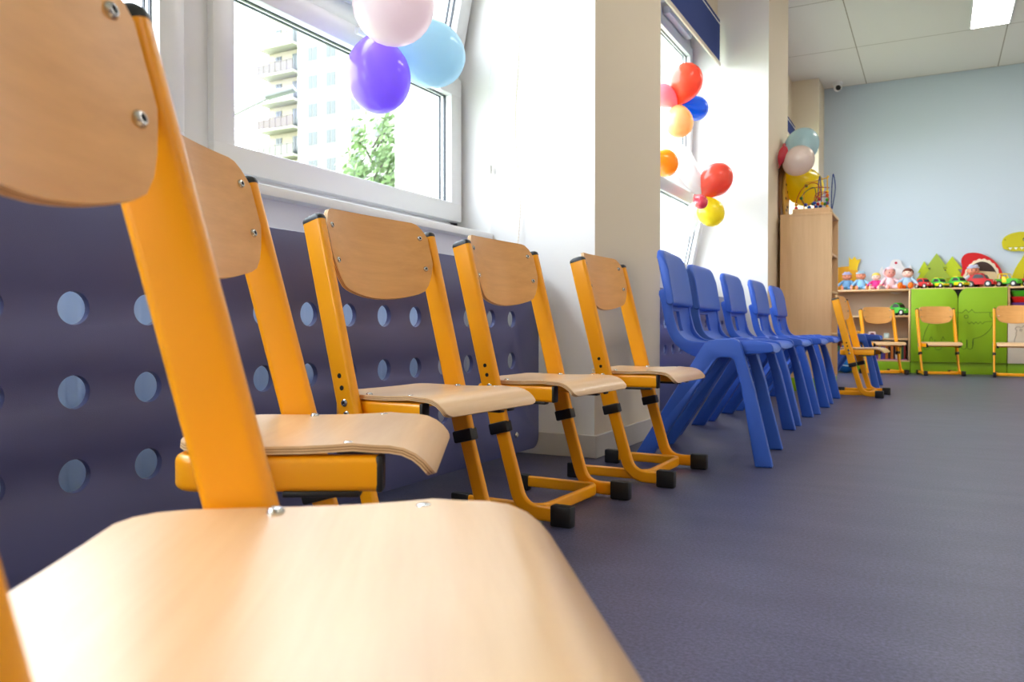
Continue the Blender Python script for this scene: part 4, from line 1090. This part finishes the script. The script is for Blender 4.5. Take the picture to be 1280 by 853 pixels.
# street lamp
t = thing('street_lamp', 'street lamp head on a thin arm outside, left of the balconies', 'lamp', (-17.7, 15.8, -4))
bm = bmesh.new(); sweep(bm, arc2([(0, 0, 0), (0, 0, 10.2), (1.4, .6, 10.9)], .4), circ(.06, 10), nrm=(.3, -.8, 0)); obj('pole', bm, cm(190, 192, 190, .4), t)
bm = bmesh.new(); box(bm, -.1, .75, -.15, .15, -.07, .07, .04, mtx=Matrix.Translation((1.4, .6, 10.92)) @ Matrix.Rotation(.4, 4, 'Z') @ Matrix.Rotation(-.25, 4, 'Y')); obj('lamp_head', bm, cm(150, 156, 150, .4), t)

# ---------------------------------------------------------------- light
sc = bpy.context.scene
wd = bpy.data.worlds.new('overcast_sky'); sc.world = wd; wd.use_nodes = True
nt = wd.node_tree; bg = nt.nodes['Background']
tc = nt.nodes.new('ShaderNodeTexCoord'); sp = nt.nodes.new('ShaderNodeSeparateXYZ'); nt.links.new(tc.outputs['Generated'], sp.inputs[0])
cr = nt.nodes.new('ShaderNodeValToRGB'); cr.color_ramp.elements[0].position = .0; cr.color_ramp.elements[0].color = (.94, .97, 1, 1)
cr.color_ramp.elements[1].position = .8; cr.color_ramp.elements[1].color = (.80, .90, 1, 1)
nt.links.new(sp.outputs['Z'], cr.inputs[0]); nt.links.new(cr.outputs[0], bg.inputs['Color'])
bg.inputs['Strength'].default_value = 11.0
def portal(y0, y1, z0, z1):
    l = bpy.data.lights.new('sky_portal', 'AREA'); l.shape = 'RECTANGLE'; l.size = y1-y0; l.size_y = z1-z0; l.energy = 1
    l.cycles.is_portal = True
    o = bpy.data.objects.new('sky_portal', l); COL.objects.link(o); o.location = (-1.78, (y0+y1)/2, (z0+z1)/2)
    o.rotation_euler = Vector((1, 0, 0)).to_track_quat('-Z', 'Y').to_euler()
    # size maps to local X; align local X with world Y
    o.rotation_euler = Matrix(((0, 0, -1), (-1, 0, 0), (0, 1, 0))).to_euler()
portal(-1.4, 2.665, .85, 2.62); portal(3.43, 5.985, .85, 2.6); portal(6.83, 9.45, .85, 2.6)

# ---------------------------------------------------------------- camera
cam = bpy.data.cameras.new('camera'); co = bpy.data.objects.new('camera', cam); COL.objects.link(co); sc.camera = co
cam.sensor_width = 36; cam.lens = 998/1280*36; cam.clip_start = .02; cam.clip_end = 400
yaw = math.atan(531/1000); pitch = -math.atan(.0185)+.0046
co.location = (0, 0, .46); co.rotation_euler = (PI/2+pitch, -.0005, yaw)
cam.dof.use_dof = True; cam.dof.focus_distance = 1.75; cam.dof.aperture_fstop = 9

sc.view_settings.view_transform = 'Standard'; sc.view_settings.look = 'None'; sc.view_settings.gamma = 1; sc.view_settings.use_curve_mapping = False
sc.view_settings.exposure = .1
